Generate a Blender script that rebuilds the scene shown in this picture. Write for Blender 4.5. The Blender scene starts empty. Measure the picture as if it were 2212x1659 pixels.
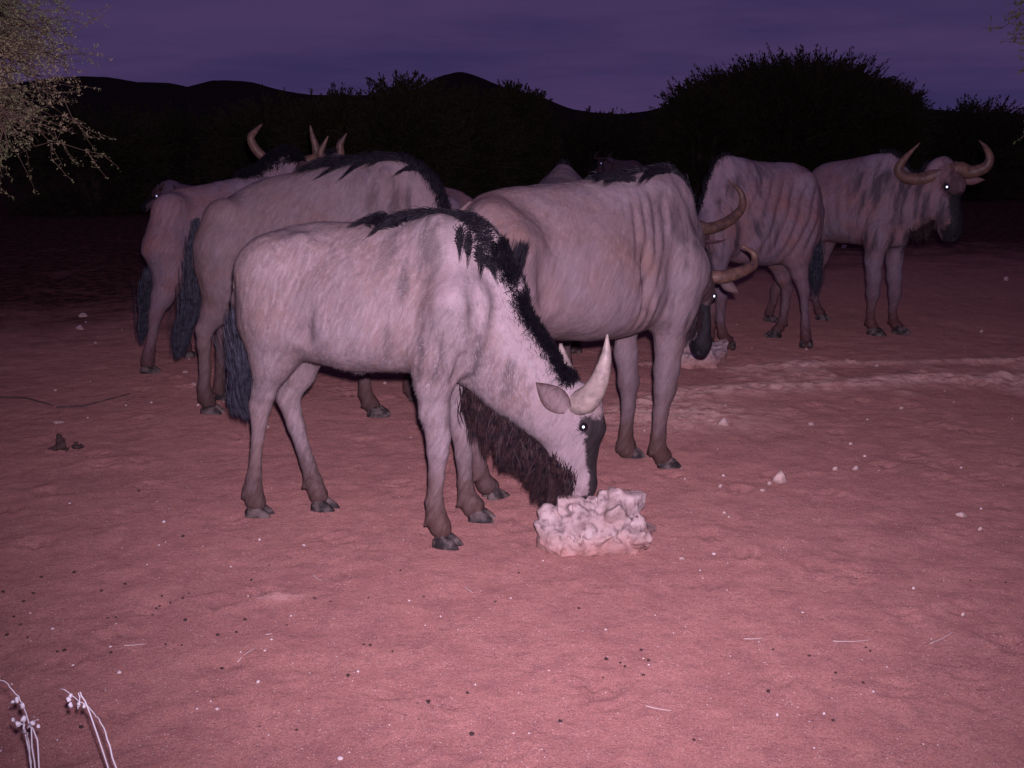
import bpy, math, random
import numpy as np
from mathutils import Vector
random.seed(7)
rng = np.random.default_rng(11)
sc = bpy.context.scene
col = sc.collection

# ------------------------------------------------------------------ camera, sky, flash, exposure
CAM_H = 1.40
FOC = 2200.0                     # focal length in units of a 2212 wide picture
PITCH = math.atan((829.5 - 300) / FOC)
cam = bpy.data.cameras.new('camera')
cam.sensor_width = 36.0
cam.lens = 36.0 * FOC / 2212.0
cam.clip_start = 0.05
cam.clip_end = 6000
cam_o = bpy.data.objects.new('camera', cam)
col.objects.link(cam_o)
cam_o.location = (0, 0, CAM_H)
cam_o.rotation_euler = (math.pi / 2 - PITCH, 0, 0)
sc.camera = cam_o

world = bpy.data.worlds.new('World')
sc.world = world
world.use_nodes = True
wn = world.node_tree
for n in list(wn.nodes):
    wn.nodes.remove(n)
w_out = wn.nodes.new('ShaderNodeOutputWorld')
w_bg = wn.nodes.new('ShaderNodeBackground')
w_bg.inputs['Strength'].default_value = 0.05
w_sky = wn.nodes.new('ShaderNodeTexSky')
w_sky.sky_type = 'NISHITA'
w_sky.sun_disc = False
w_sky.sun_elevation = math.radians(-1.2)
w_sky.sun_rotation = math.radians(250)
w_tc = wn.nodes.new('ShaderNodeTexCoord')
w_map = wn.nodes.new('ShaderNodeMapping')
w_map.inputs['Scale'].default_value = (1.5, 1.5, 12.0)
w_map.inputs['Rotation'].default_value = (0, 0.03, 0.4)
w_noise = wn.nodes.new('ShaderNodeTexNoise')
w_noise.inputs['Scale'].default_value = 1.7
w_noise.inputs['Detail'].default_value = 8
w_noise.inputs['Roughness'].default_value = 0.62
w_ramp = wn.nodes.new('ShaderNodeValToRGB')
w_ramp.color_ramp.elements[0].position = 0.30
w_ramp.color_ramp.elements[0].color = (0.42, 0.36, 0.92, 1)
w_ramp.color_ramp.elements[1].position = 0.60
w_ramp.color_ramp.elements[1].color = (0.90, 0.56, 1.18, 1)
w_mul = wn.nodes.new('ShaderNodeMix')
w_mul.data_type = 'RGBA'
w_mul.blend_type = 'MIX'
w_mul.inputs[0].default_value = 0.93          # dusk cloud deck over the clear sky
w_gain = wn.nodes.new('ShaderNodeMix')
w_gain.data_type = 'RGBA'
w_gain.blend_type = 'MULTIPLY'
w_gain.inputs[0].default_value = 1.0
w_gain.inputs[7].default_value = (1.42, 1.35, 1.95, 1)
wn.links.new(w_tc.outputs['Generated'], w_map.inputs['Vector'])
wn.links.new(w_map.outputs[0], w_noise.inputs['Vector'])
wn.links.new(w_noise.outputs[0], w_ramp.inputs[0])
wn.links.new(w_ramp.outputs[0], w_gain.inputs[6])
wn.links.new(w_sky.outputs[0], w_mul.inputs[6])
wn.links.new(w_gain.outputs[2], w_mul.inputs[7])
wn.links.new(w_mul.outputs[2], w_bg.inputs['Color'])
wn.links.new(w_bg.outputs[0], w_out.inputs['Surface'])

# the wildlife camera's own flash, a few centimetres above and right of its lens
fl = bpy.data.lights.new('camera_flash', 'SPOT')
fl.energy = 900
fl.color = (1.0, 0.80, 1.07)
fl.spot_size = math.radians(100)
fl.spot_blend = 1.0
fl.shadow_soft_size = 0.018
fl_o = bpy.data.objects.new('camera_flash', fl)
col.objects.link(fl_o)
fl_o.location = (0.03, 0.0, CAM_H + 0.075)
fl_o.rotation_euler = (math.pi / 2 - math.radians(1), 0, math.radians(-3))

sc.view_settings.view_transform = 'Standard'
sc.view_settings.look = 'None'
sc.view_settings.exposure = 0.0
sc.view_settings.gamma = 1.0
sc.view_settings.use_curve_mapping = False
sc.render.engine = 'CYCLES'
sc.cycles.max_bounces = 5

# ------------------------------------------------------------------ helpers
def ray(px, py):
    dx = (px - 1106.0) / FOC
    dy = -(py - 829.5) / FOC
    return np.array([dx, math.cos(PITCH) + dy * math.sin(PITCH), -math.sin(PITCH) + dy * math.cos(PITCH)])

def ground(px, py):
    """point of the flat ground seen at a pixel of the photograph"""
    d = ray(px, py)
    t = -CAM_H / d[2]
    return d[0] * t, d[1] * t

def at_depth(px, py, y):
    d = ray(px, py)
    t = y / d[1]
    return np.array([d[0] * t, y, CAM_H + d[2] * t])

def tag(o, label=None, cat=None, group=None, kind=None):
    if label: o['label'] = label
    if cat: o['category'] = cat
    if group: o['group'] = group
    if kind: o['kind'] = kind
    return o

def mesh_from(name, V, Fc, mat, parent=None, smooth=True, loc=None):
    me = bpy.data.meshes.new(name)
    V = np.asarray(V, dtype=np.float32)
    Fc = np.asarray(Fc, dtype=np.int32)
    n = Fc.shape[1]
    me.vertices.add(len(V))
    me.vertices.foreach_set('co', V.ravel())
    me.loops.add(Fc.size)
    me.loops.foreach_set('vertex_index', Fc.ravel())
    me.polygons.add(len(Fc))
    me.polygons.foreach_set('loop_start', np.arange(0, Fc.size, n, dtype=np.int32))
    me.polygons.foreach_set('loop_total', np.full(len(Fc), n, dtype=np.int32))
    me.update(calc_edges=True)
    me.validate()
    if smooth:
        me.polygons.foreach_set('use_smooth', np.ones(len(me.polygons), dtype=bool))
    me.materials.append(mat)
    o = bpy.data.objects.new(name, me)
    col.objects.link(o)
    if parent is not None:
        o.parent = parent
    if loc is not None:
        o.location = loc
    return o

def add_attr(o, name, vals):
    a = o.data.attributes.new(name, 'FLOAT', 'POINT')
    a.data.foreach_set('value', np.asarray(vals, dtype=np.float32))

def lattice(seed, n=64):
    return np.random.default_rng(seed).random((n, n, n)).astype(np.float32)
_LAT = lattice(5)
def vnoise(P, scale, seed=0):
    p = np.asarray(P, dtype=np.float64) * scale + seed * 17.31 + 1000.0
    i = np.floor(p).astype(int)
    f = p - i
    f = f * f * (3 - 2 * f)
    n = _LAT.shape[0]
    out = 0
    for a in (0, 1):
        wa = f[..., 0] if a else 1 - f[..., 0]
        for b in (0, 1):
            wb = f[..., 1] if b else 1 - f[..., 1]
            for c in (0, 1):
                wc = f[..., 2] if c else 1 - f[..., 2]
                out = out + wa * wb * wc * _LAT[(i[..., 0] + a) % n, (i[..., 1] + b) % n, (i[..., 2] + c) % n]
    return out
def fbm(P, scale, octs=4, seed=0, gain=0.5):
    s, a, t = 0, 1.0, 0
    for k in range(octs):
        s = s + a * vnoise(P, scale * 2 ** k, seed + k)
        t += a
        a *= gain
    return s / t
def sstep(a, b, x):
    t = np.clip((x - a) / (b - a), 0, 1)
    return t * t * (3 - 2 * t)

# ------------------------------------------------------------------ solid shapes: distance field to mesh
class Field:
    def __init__(self, lo, hi, h):
        self.h = h
        self.lo = np.array(lo, float)
        self.n = np.ceil((np.array(hi, float) - self.lo) / h).astype(int) + 1
        self.F = np.full(self.n, 1.0, dtype=np.float32)
    def block(self, blo, bhi):
        a = np.clip(np.floor((np.array(blo) - self.lo) / self.h).astype(int), 0, self.n - 1)
        b = np.clip(np.ceil((np.array(bhi) - self.lo) / self.h).astype(int) + 1, 1, self.n)
        sl = tuple(slice(a[i], max(b[i], a[i] + 1)) for i in range(3))
        ax = [self.lo[i] + self.h * np.arange(sl[i].start, sl[i].stop) for i in range(3)]
        X, Y, Z = np.meshgrid(*ax, indexing='ij')
        return sl, np.stack([X, Y, Z], -1)
    def merge(self, sl, d, k, cut=False):
        F = self.F[sl]
        if cut:
            F = -F
            hh = np.clip(0.5 + 0.5 * (d - F) / k, 0, 1)
            r = d * (1 - hh) + F * hh - k * hh * (1 - hh)
            self.F[sl] = -r
        else:
            hh = np.clip(0.5 + 0.5 * (d - F) / k, 0, 1)
            self.F[sl] = d * (1 - hh) + F * hh - k * hh * (1 - hh)
    def seg(self, a, b, ra, rb, k=0.03, ratio=1.0, axis=(0, 1, 0), cut=False):
        """tapered rounded bar a-b; its thickness along axis is ratio times the radius"""
        a = np.array(a, float); b = np.array(b, float)
        u = np.array(axis, float); u /= np.linalg.norm(u)
        R = max(ra, rb) * max(1, ratio) + k + 2 * self.h
        sl, P = self.block(np.minimum(a, b) - R, np.maximum(a, b) + R)
        def sq(v):
            l = v @ u
            return v + np.multiply.outer(l * (1 / ratio - 1), u)
        pa = sq(P - a); ba = sq(b - a)
        L2 = max(ba @ ba, 1e-9)
        t = np.clip((pa @ ba) / L2, 0, 1)
        q = pa - t[..., None] * ba
        d = np.sqrt((q * q).sum(-1)) - (ra + (rb - ra) * t)
        if ratio < 1: d = d * (0.5 + 0.5 * ratio)
        self.merge(sl, d, k, cut)
    def poly(self, c, r, seed, k=0.004, n=11):
        c = np.array(c, float); r = np.array(r, float)
        q = np.random.default_rng(seed)
        sl, P = self.block(c - r.max() * 1.3 - .01, c + r.max() * 1.3 + .01)
        U = (P - c) / r
        d = np.full(P.shape[:-1], -9.0)
        for i in range(n):
            nn = q.normal(0, 1, 3); nn /= np.linalg.norm(nn)
            d = np.maximum(d, U @ nn - q.uniform(.66, .95))
        self.merge(sl, d * r.min(), k)
    def torso(self, st, k=0.03, taper=0.28):
        st = np.array(sorted(st.tolist() if hasattr(st, 'tolist') else st))
        xs = np.linspace(st[0, 0], st[-1, 0], 160)
        cols = [np.interp(xs, st[:, 0], st[:, i]) for i in (1, 2, 3)]
        ker = np.hanning(17); ker /= ker.sum()
        cols = [np.convolve(np.pad(c, 8, mode='edge'), ker, 'valid') for c in cols]
        zt, zb, hw = cols
        lo = (st[0, 0] - 0.08, -hw.max() - 0.1, zb.min() - 0.1)
        hi = (st[-1, 0] + 0.08, hw.max() + 0.1, zt.max() + 0.1)
        sl, P = self.block(lo, hi)
        x = P[..., 0]
        T = np.interp(x, xs, zt); B = np.interp(x, xs, zb); W = np.maximum(np.interp(x, xs, hw), 0.01)
        hh = (T - B) / 2; zc = (T + B) / 2
        v = (P[..., 2] - zc) / hh
        wf = 1 - taper * np.clip(v, -1, 1)
        q = np.sqrt((np.abs(P[..., 1]) / (W * wf)) ** 2.2 + np.abs(v) ** 2.2 + 1e-9)
        d = (q - 1) * np.minimum(W, hh) * 0.9
        over = np.maximum(st[0, 0] - x, 0) + np.maximum(x - st[-1, 0], 0)
        self.merge(sl, d + over, k)
    def mesh(self):
        F = self.F
        s = F < 0
        c = [s[i:s.shape[0] - 1 + i, j:s.shape[1] - 1 + j, l:s.shape[2] - 1 + l] for i in (0, 1) for j in (0, 1) for l in (0, 1)]
        cnt = sum(x.astype(np.int8) for x in c)
        act = (cnt > 0) & (cnt < 8)
        idx = np.argwhere(act)
        offs = np.array([(i, j, l) for i in (0, 1) for j in (0, 1) for l in (0, 1)])
        vals = np.stack([F[idx[:, 0] + o[0], idx[:, 1] + o[1], idx[:, 2] + o[2]] for o in offs], 1)
        acc = np.zeros((len(idx), 3)); num = np.zeros(len(idx))
        for a in range(8):
            for b in range(a + 1, 8):
                if np.abs(offs[a] - offs[b]).sum() != 1: continue
                va, vb = vals[:, a], vals[:, b]
                m = (va < 0) != (vb < 0)
                t = np.where(m, va / np.where(m, va - vb, 1), 0)
                p = offs[a] + t[:, None] * (offs[b] - offs[a])
                acc += p * m[:, None]; num += m
        V = self.lo + self.h * (idx + acc / num[:, None])
        gi = np.full(act.shape, -1, dtype=np.int32)
        gi[tuple(idx.T)] = np.arange(len(idx))
        faces = []
        for ax in range(3):
            o1, o2 = [(1, 2), (2, 0), (0, 1)][ax]
            A = np.take(s, range(0, s.shape[ax] - 1), ax)
            Bq = np.take(s, range(1, s.shape[ax]), ax)
            e = np.argwhere(A != Bq)
            e = e[(e[:, o1] > 0) & (e[:, o2] > 0) & (e[:, o1] < s.shape[o1] - 1) & (e[:, o2] < s.shape[o2] - 1)]
            ins = A[tuple(e.T)]
            def g(d1, d2):
                q = e.copy(); q[:, o1] -= d1; q[:, o2] -= d2
                return gi[tuple(q.T)]
            q = np.stack([g(1, 1), g(0, 1), g(0, 0), g(1, 0)], 1)
            q[~ins] = q[~ins][:, ::-1]
            faces.append(q)
        Fc = np.concatenate(faces)
        return V, Fc[(Fc >= 0).all(1)]

def vert_normals(V, Fc):
    a, b, c, d = (V[Fc[:, i]] for i in range(4))
    n = np.cross(c - a, d - b)
    N = np.zeros_like(V)
    for i in range(4): np.add.at(N, Fc[:, i], n)
    return N / (np.linalg.norm(N, axis=1, keepdims=True) + 1e-12)

# ------------------------------------------------------------------ materials
def new_mat(name, rough=0.8, spec=0.3, color=None):
    m = bpy.data.materials.new(name)
    m.use_nodes = True
    nt = m.node_tree
    bs = nt.nodes['Principled BSDF']
    bs.inputs['Roughness'].default_value = rough
    bs.inputs['Specular IOR Level'].default_value = spec
    if color: bs.inputs['Base Color'].default_value = (*color, 1)
    return m, nt, bs
class NB:
    """small node builder"""
    def __init__(self, nt): self.nt = nt
    def n(self, t, **kw):
        x = self.nt.nodes.new(t)
        for k, v in kw.items(): setattr(x, k, v)
        return x
    def coord(self): return self.n('ShaderNodeTexCoord').outputs['Object']
    def mapped(self, scale, src=None, rot=(0, 0, 0)):
        r = self.n('ShaderNodeMapping')
        r.inputs['Rotation'].default_value = rot
        self.nt.links.new(src or self.coord(), r.inputs['Vector'])
        m = self.n('ShaderNodeMapping')
        m.inputs['Scale'].default_value = scale
        self.nt.links.new(r.outputs[0], m.inputs['Vector'])
        return m.outputs[0]
    def noise(self, scale, detail=3, rough=0.5, src=None):
        x = self.n('ShaderNodeTexNoise')
        x.inputs['Scale'].default_value = scale
        x.inputs['Detail'].default_value = detail
        x.inputs['Roughness'].default_value = rough
        self.nt.links.new(src or self.coord(), x.inputs['Vector'])
        return x.outputs[0]
    def attr(self, name):
        return self.n('ShaderNodeAttribute', attribute_name=name).outputs['Fac']
    def ramp(self, src, stops):
        r = self.n('ShaderNodeValToRGB')
        cr = r.color_ramp
        while len(cr.elements) < len(stops): cr.elements.new(0.5)
        for e, (p, c) in zip(cr.elements, stops):
            e.position = p
            e.color = (*c, 1) if len(c) == 3 else c
        self.nt.links.new(src, r.inputs[0])
        return r.outputs[0]
    def rng(self, src, a, b, c=0.0, d=1.0):
        m = self.n('ShaderNodeMapRange')
        for i, v in zip((1, 2, 3, 4), (a, b, c, d)): m.inputs[i].default_value = v
        self.nt.links.new(src, m.inputs[0])
        return m.outputs[0]
    def math(self, op, a, b):
        m = self.n('ShaderNodeMath', operation=op)
        for i, v in enumerate((a, b)):
            if isinstance(v, (int, float)): m.inputs[i].default_value = v
            else: self.nt.links.new(v, m.inputs[i])
        return m.outputs[0]
    def mix(self, fac, a, b, mode='MIX'):
        m = self.n('ShaderNodeMix', data_type='RGBA', blend_type=mode)
        for i, v in ((0, fac), (6, a), (7, b)):
            if isinstance(v, (int, float)): m.inputs[i].default_value = v
            elif isinstance(v, tuple): m.inputs[i].default_value = (*v, 1)
            else: self.nt.links.new(v, m.inputs[i])
        return m.outputs[2]
    def bump(self, h, strength, dist, nrm=None):
        b = self.n('ShaderNodeBump')
        b.inputs['Strength'].default_value = strength
        b.inputs['Distance'].default_value = dist
        self.nt.links.new(h, b.inputs['Height'])
        if nrm: self.nt.links.new(nrm, b.inputs['Normal'])
        return b.outputs[0]

def coat_mat(name, base, warm, dark, brindle=0.35, hairy=1.0):
    m, nt, bs = new_mat(name, 0.72, 0.22)
    N = NB(nt)
    big = N.noise(3.5, 4, 0.6)
    c = N.mix(N.rng(big, 0.38, 0.66), base, warm)
    warp = N.n('ShaderNodeVectorMath', operation='MULTIPLY_ADD')
    wnz = N.n('ShaderNodeTexNoise'); wnz.inputs['Scale'].default_value = 6
    nt.links.new(N.coord(), wnz.inputs['Vector'])
    nt.links.new(wnz.outputs['Color'], warp.inputs[0])
    warp.inputs[1].default_value = (.05, .05, .05)
    nt.links.new(N.coord(), warp.inputs[2])
    wv = warp.outputs[0]
    streak = N.noise(1.0, 5, 0.7, N.mapped((52, 52, 5.5), wv, rot=(0, -0.55, 0)))
    c = N.mix(N.rng(streak, 0.44, 0.64, 0, 0.75 * hairy), c, tuple(x * 0.48 for x in base))
    lite = N.noise(1.0, 4, 0.65, N.mapped((75, 75, 9), wv, rot=(0, -0.35, 0.3)))
    c = N.mix(N.rng(lite, 0.48, 0.66, 0, 0.6 * hairy), c, tuple(min(0.8, x * 1.55) for x in base))
    blotch = N.noise(11, 4, .6, wv)
    c = N.mix(N.rng(blotch, 0.50, 0.75, 0, 0.22), c, tuple(x * 0.6 for x in warm))
    c = N.mix(N.rng(N.noise(260, 2, .6), 0.5, 0.72, 0, 0.35), c, tuple(x * 0.5 for x in base))
    # brindled stripes over neck and shoulder
    st = N.noise(1.0, 3, 0.55, N.mapped((17, 9, 3.0), wv, rot=(0, -0.12, 0)))
    stf = N.math('MULTIPLY', N.rng(st, 0.48, 0.62), N.attr('stripe'))
    c = N.mix(N.math('MULTIPLY', stf, brindle), c, tuple(x * 0.25 for x in base))
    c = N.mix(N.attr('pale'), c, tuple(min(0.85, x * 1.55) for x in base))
    c = N.mix(N.math('MULTIPLY', N.attr('brown'), N.rng(streak, .35, .65, .70, 1.0)), c, (warm[0] * 0.34, warm[1] * 0.27, warm[2] * 0.26))
    edge = N.math('ADD', N.attr('dark'), N.rng(N.noise(90, 2), 0.3, 0.7, -0.25, 0.25))
    c = N.mix(N.rng(edge, 0.25, 0.75), c, N.mix(N.rng(streak, .4, .6), dark, tuple(x * 1.9 for x in dark)))
    nt.links.new(c, bs.inputs['Base Color'])
    wr = N.noise(1.0, 4, 0.6, N.mapped((34, 34, 9), rot=(0, 0.4, 0)))
    b1 = N.bump(wr, 0.35, 0.009)
    b2 = N.bump(streak, 0.6, 0.006, b1)
    nt.links.new(b2, bs.inputs['Normal'])
    return m

M_calf = coat_mat('pale_young_coat', (0.245, 0.186, 0.192), (0.215, 0.132, 0.112), (0.018, 0.013, 0.014), 0.65, .72)
M_grey = coat_mat('grey_brown_coat', (0.200, 0.146, 0.158), (0.190, 0.113, 0.098), (0.010, 0.008, 0.010), 0.6, .45)
M_dark = coat_mat('dark_grey_coat', (0.190, 0.138, 0.170), (0.235, 0.110, 0.095), (0.010, 0.008, 0.010), 0.85, .55)

def hair_mat(name, c1, c2):
    m, nt, bs = new_mat(name, 0.55, 0.15)
    N = NB(nt)
    nt.links.new(N.mix(N.rng(N.noise(40, 2), 0.35, 0.65), c1, c2), bs.inputs['Base Color'])
    return m
M_hair = hair_mat('black_hair', (0.006, 0.005, 0.008), (0.016, 0.012, 0.018))
M_beard = hair_mat('dark_brown_hair', (0.008, 0.006, 0.009), (0.045, 0.022, 0.022))
M_palehair = hair_mat('pale_coat_hair', (0.14, 0.11, 0.115), (0.34, 0.28, 0.29))
M_greyhair = hair_mat('grey_coat_hair', (0.08, 0.065, 0.07), (0.22, 0.18, 0.20))
M_tail = hair_mat('blue_black_tail_hair', (0.014, 0.014, 0.021), (0.045, 0.043, 0.060))

def horn_mat(name, a, b):
    m, nt, bs = new_mat(name, 0.5, 0.35)
    N = NB(nt)
    c = N.mix(N.rng(N.noise(26, 4, 0.6), 0.35, 0.65), a, b)
    nt.links.new(c, bs.inputs['Base Color'])
    nt.links.new(N.bump(N.noise(60, 3), 0.3, 0.004), bs.inputs['Normal'])
    return m
M_hornpale = horn_mat('pale_horn', (0.36, 0.28, 0.24), (0.20, 0.155, 0.14))
M_horn = horn_mat('brown_horn', (0.17, 0.088, 0.062), (0.07, 0.042, 0.036))

def hoof_mat():
    m, nt, bs = new_mat('hoof_horn', 0.65, 0.25)
    N = NB(nt)
    c = N.mix(N.rng(N.noise(28, 3), 0.4, 0.6), (0.025, 0.018, 0.018), (0.14, 0.10, 0.09))
    nt.links.new(c, bs.inputs['Base Color'])
    nt.links.new(N.bump(N.noise(1, 2, 0.5, N.mapped((8, 8, 120))), 0.4, 0.003), bs.inputs['Normal'])
    return m
M_hoof = hoof_mat()
M_eye, _nt, _b = new_mat('wet_dark_eye', 0.08, 0.6, (0.01, 0.007, 0.008))
M_shine, _nt, _b = new_mat('mirror_layer_of_eye', 0.36, 0.9, (0.75, 0.95, 1.0))
_b.inputs['Metallic'].default_value = 1.0
M_earin, _nt, _b = new_mat('ear_inside', 0.8, 0.2, (0.36, 0.25, 0.24))

# ------------------------------------------------------------------ hair
def unit(v):
    v = np.asarray(v, float)
    return v / (np.linalg.norm(v, axis=-1, keepdims=True) + 1e-12)

def strands(name, roots, dirs, length, width, mat, parent, droop=0.5, clumps=0, clump=0.6, lmin=.65, nseg=4, wild=0.12, sway=(0, 0, 0), facing=None):
    n = len(roots)
    roots = np.asarray(roots, float)
    dirs = unit(np.asarray(dirs, float) + rng.normal(0, wild, (n, 3)))
    L = np.broadcast_to(np.asarray(length, float), (n,)) * rng.uniform(lmin, 1.1, n)
    dn = np.array([0, 0, -1.0]) + np.array(sway)
    t = np.linspace(0, 1, nseg + 1)
    P = roots[:, None, :] + L[:, None, None] * (t[None, :, None] * dirs[:, None, :] * (1 - droop * t[None, :, None]) + droop * (t[None, :, None] ** 2) * dn)
    if clumps:
        g = rng.integers(0, n, clumps)
        gr = roots[g]
        own = np.empty(n, int)
        for s in range(0, n, 2000):
            d = ((roots[s:s + 2000, None, :] - gr[None]) ** 2).sum(-1)
            own[s:s + 2000] = d.argmin(1)
        G = P[g[own]] - gr[own][:, None, :] * 0
        k = (clump * t ** 1.5)[None, :, None]
        P = P * (1 - k) + G * k
    P += rng.normal(0, 0.003, (n, 1, 3)) * t[None, :, None] + 0.0015 * np.sin(t[None, :, None] * rng.uniform(2, 7, (n, 1, 1)) + rng.uniform(0, 6, (n, 1, 3))) * t[None, :, None]
    side = unit(np.cross(dirs, unit(rng.normal(0, 1, (n, 3))))) if facing is None else unit(np.cross(facing, dirs))
    w = width * np.array([0.8, 1, 0.9, 0.6, 0.1] if nseg == 4 else np.linspace(1, 0.1, nseg + 1))
    A = P + side[:, None, :] * w[None, :, None] * 0.5
    B = P - side[:, None, :] * w[None, :, None] * 0.5
    V = np.stack([A, B], 2).reshape(-1, 3)
    base = (np.arange(n) * (nseg + 1) * 2)[:, None]
    i = np.arange(nseg)[None, :] * 2
    b = base + i
    Fc = np.stack([b, b + 1, b + 3, b + 2], -1).reshape(-1, 4)
    o = mesh_from(name, V, Fc, mat, parent)
    o['kind'] = 'stuff'
    return o

def ribbons(P, w, sides=3):
    """P: n x k x 3 paths, w: n x k widths -> thin triangular tubes"""
    n, k, _ = P.shape
    T = unit(np.gradient(P, axis=1))
    u = unit(np.cross(T, unit(rng.normal(0, 1, (n, 1, 3)))))
    v = np.cross(T, u)
    rings = []
    for s in range(sides):
        a = 2 * math.pi * s / sides
        rings.append(P + (math.cos(a) * u + math.sin(a) * v) * w[..., None])
    V = np.stack(rings, 2).reshape(-1, 3)
    b = np.arange(n)[:, None, None] * k * sides + np.arange(k - 1)[None, :, None] * sides
    s = np.arange(sides)[None, None, :]; s2 = (s + 1) % sides
    F = np.stack([b + s, b + s2, b + sides + s2, b + sides + s], -1).reshape(-1, 4)
    return V, F

def poly_sample(pts, n):
    pts = np.asarray(pts, float)
    seg = np.linalg.norm(np.diff(pts, axis=0), axis=1)
    cs = np.concatenate([[0], np.cumsum(seg)])
    u = rng.uniform(0, cs[-1], n)
    out = np.stack([np.interp(u, cs, pts[:, i]) for i in range(pts.shape[1])], 1)
    k = np.clip(np.searchsorted(cs, u) - 1, 0, len(seg) - 1)
    tang = unit(np.diff(pts[:, :3], axis=0))[k]
    return out, tang, u / cs[-1]

def smooth_path(pts, n):
    pts = np.asarray(pts, float)
    m = len(pts)
    P = np.vstack([2 * pts[0] - pts[1], pts, 2 * pts[-1] - pts[-2]])
    out = []
    for u in np.linspace(0, m - 1 - 1e-6, n):
        i = int(u); t = u - i
        p0, p1, p2, p3 = P[i], P[i + 1], P[i + 2], P[i + 3]
        out.append(0.5 * ((2 * p1) + (-p0 + p2) * t + (2 * p0 - 5 * p1 + 4 * p2 - p3) * t * t + (-p0 + 3 * p1 - 3 * p2 + p3) * t ** 3))
    return np.array(out)

def tube_geo(pts, radii, sides=10, ridges=0.0):
    pts = np.asarray(pts, float); n = len(pts)
    T = unit(np.gradient(pts, axis=0))
    u = np.cross(T[0], [0.31, 0.2, 0.93]); u /= np.linalg.norm(u)
    V = []
    for i in range(n):
        u = u - T[i] * (u @ T[i]); u /= np.linalg.norm(u)
        w = np.cross(T[i], u)
        r = radii[i]
        for s in range(sides):
            a = 2 * math.pi * s / sides
            V.append(pts[i] + r * (math.cos(a) * u + math.sin(a) * w))
    F = []
    for i in range(n - 1):
        for s in range(sides):
            s2 = (s + 1) % sides
            F.append((i * sides + s, i * sides + s2, (i + 1) * sides + s2, (i + 1) * sides + s))
    V.append(pts[0]); V.append(pts[-1])
    a, b = len(V) - 2, len(V) - 1
    for s in range(0, sides, 2):
        F.append((a, (s + 2) % sides, (s + 1) % sides, s))
        e = (n - 1) * sides
        F.append((b, e + s, e + (s + 1) % sides, e + (s + 2) % sides))
    return np.array(V), np.array(F)

# ------------------------------------------------------------------ wildebeest
CL = [(-.038, .010, .026), (-.024, .017, .044), (.0, .020, .050), (.026, .018, .036), (.048, .012, .019), (.060, .004, .005)]
def hoof_geo():
    Vs, Fs = [], []
    for sd in (-1, 1):
        b = len(Vs)
        k = 8
        for x, w, h in CL:
            for s in range(k):
                a = math.pi * s / (k - 1)
                Vs.append((x, sd * 0.021 + w * math.cos(a), h * math.sin(a) ** 0.7 if 0 < s < k - 1 else 0))
        for i in range(len(CL) - 1):
            for s in range(k - 1):
                Fs.append((b + i * k + s, b + (i + 1) * k + s, b + (i + 1) * k + s + 1, b + i * k + s + 1))
        for e in (0, (len(CL) - 1) * k):
            for s in range(0, k - 2, 2):
                Fs.append((b + e, b + e + s + 1, b + e + s + 2, b + e + min(s + 3, k - 1)))
    return np.array(Vs), np.array(Fs)
HV, HF = hoof_geo()

HEAD = [  # a(f,u,l) b(f,u,l) ra rb ratio   in units of head length
    ((0.03, -.15, 0), (0.26, -.16, 0), .155, .165, .82),
    ((0.24, -.13, 0), (0.62, -.145, 0), .150, .105, .62),
    ((0.60, -.13, 0), (0.90, -.145, 0), .108, .112, .86),
    ((0.86, -.14, 0), (0.955, -.17, 0), .110, .085, 1.12),
    ((0.28, -.26, 0), (0.80, -.235, 0), .110, .070, .62),
    ((0.16, -.29, 0), (0.30, -.28, 0), .100, .11, .7),
    ((0.86, -.255, 0), (0.93, -.25, 0), .060, .055, 1.25),
    ((0.30, -.055, 0), (0.74, -.065, 0), .060, .050, .8),
    ((0.27, -.07, .10), (0.33, -.08, .105), .050, .045, 1),
    ((0.27, -.07, -.10), (0.33, -.08, -.105), .050, .045, 1),
]
HORN_ADULT = [(0.03, -.02, .05), (0.06, .0, .20), (0.09, .03, .38), (0.04, .07, .54), (-.12, .11, .62), (-.30, .12, .58), (-.44, .11, .48)]
HORN_AR = [.085, .082, .070, .055, .042, .026, .006]
HORN_YOUNG = [(0.04, -.02, .09), (-.06, .05, .15), (-.2, .13, .19), (-.36, .19, .20), (-.50, .225, .185)]
HORN_YR = [.105, .092, .07, .045, .008]

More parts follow.
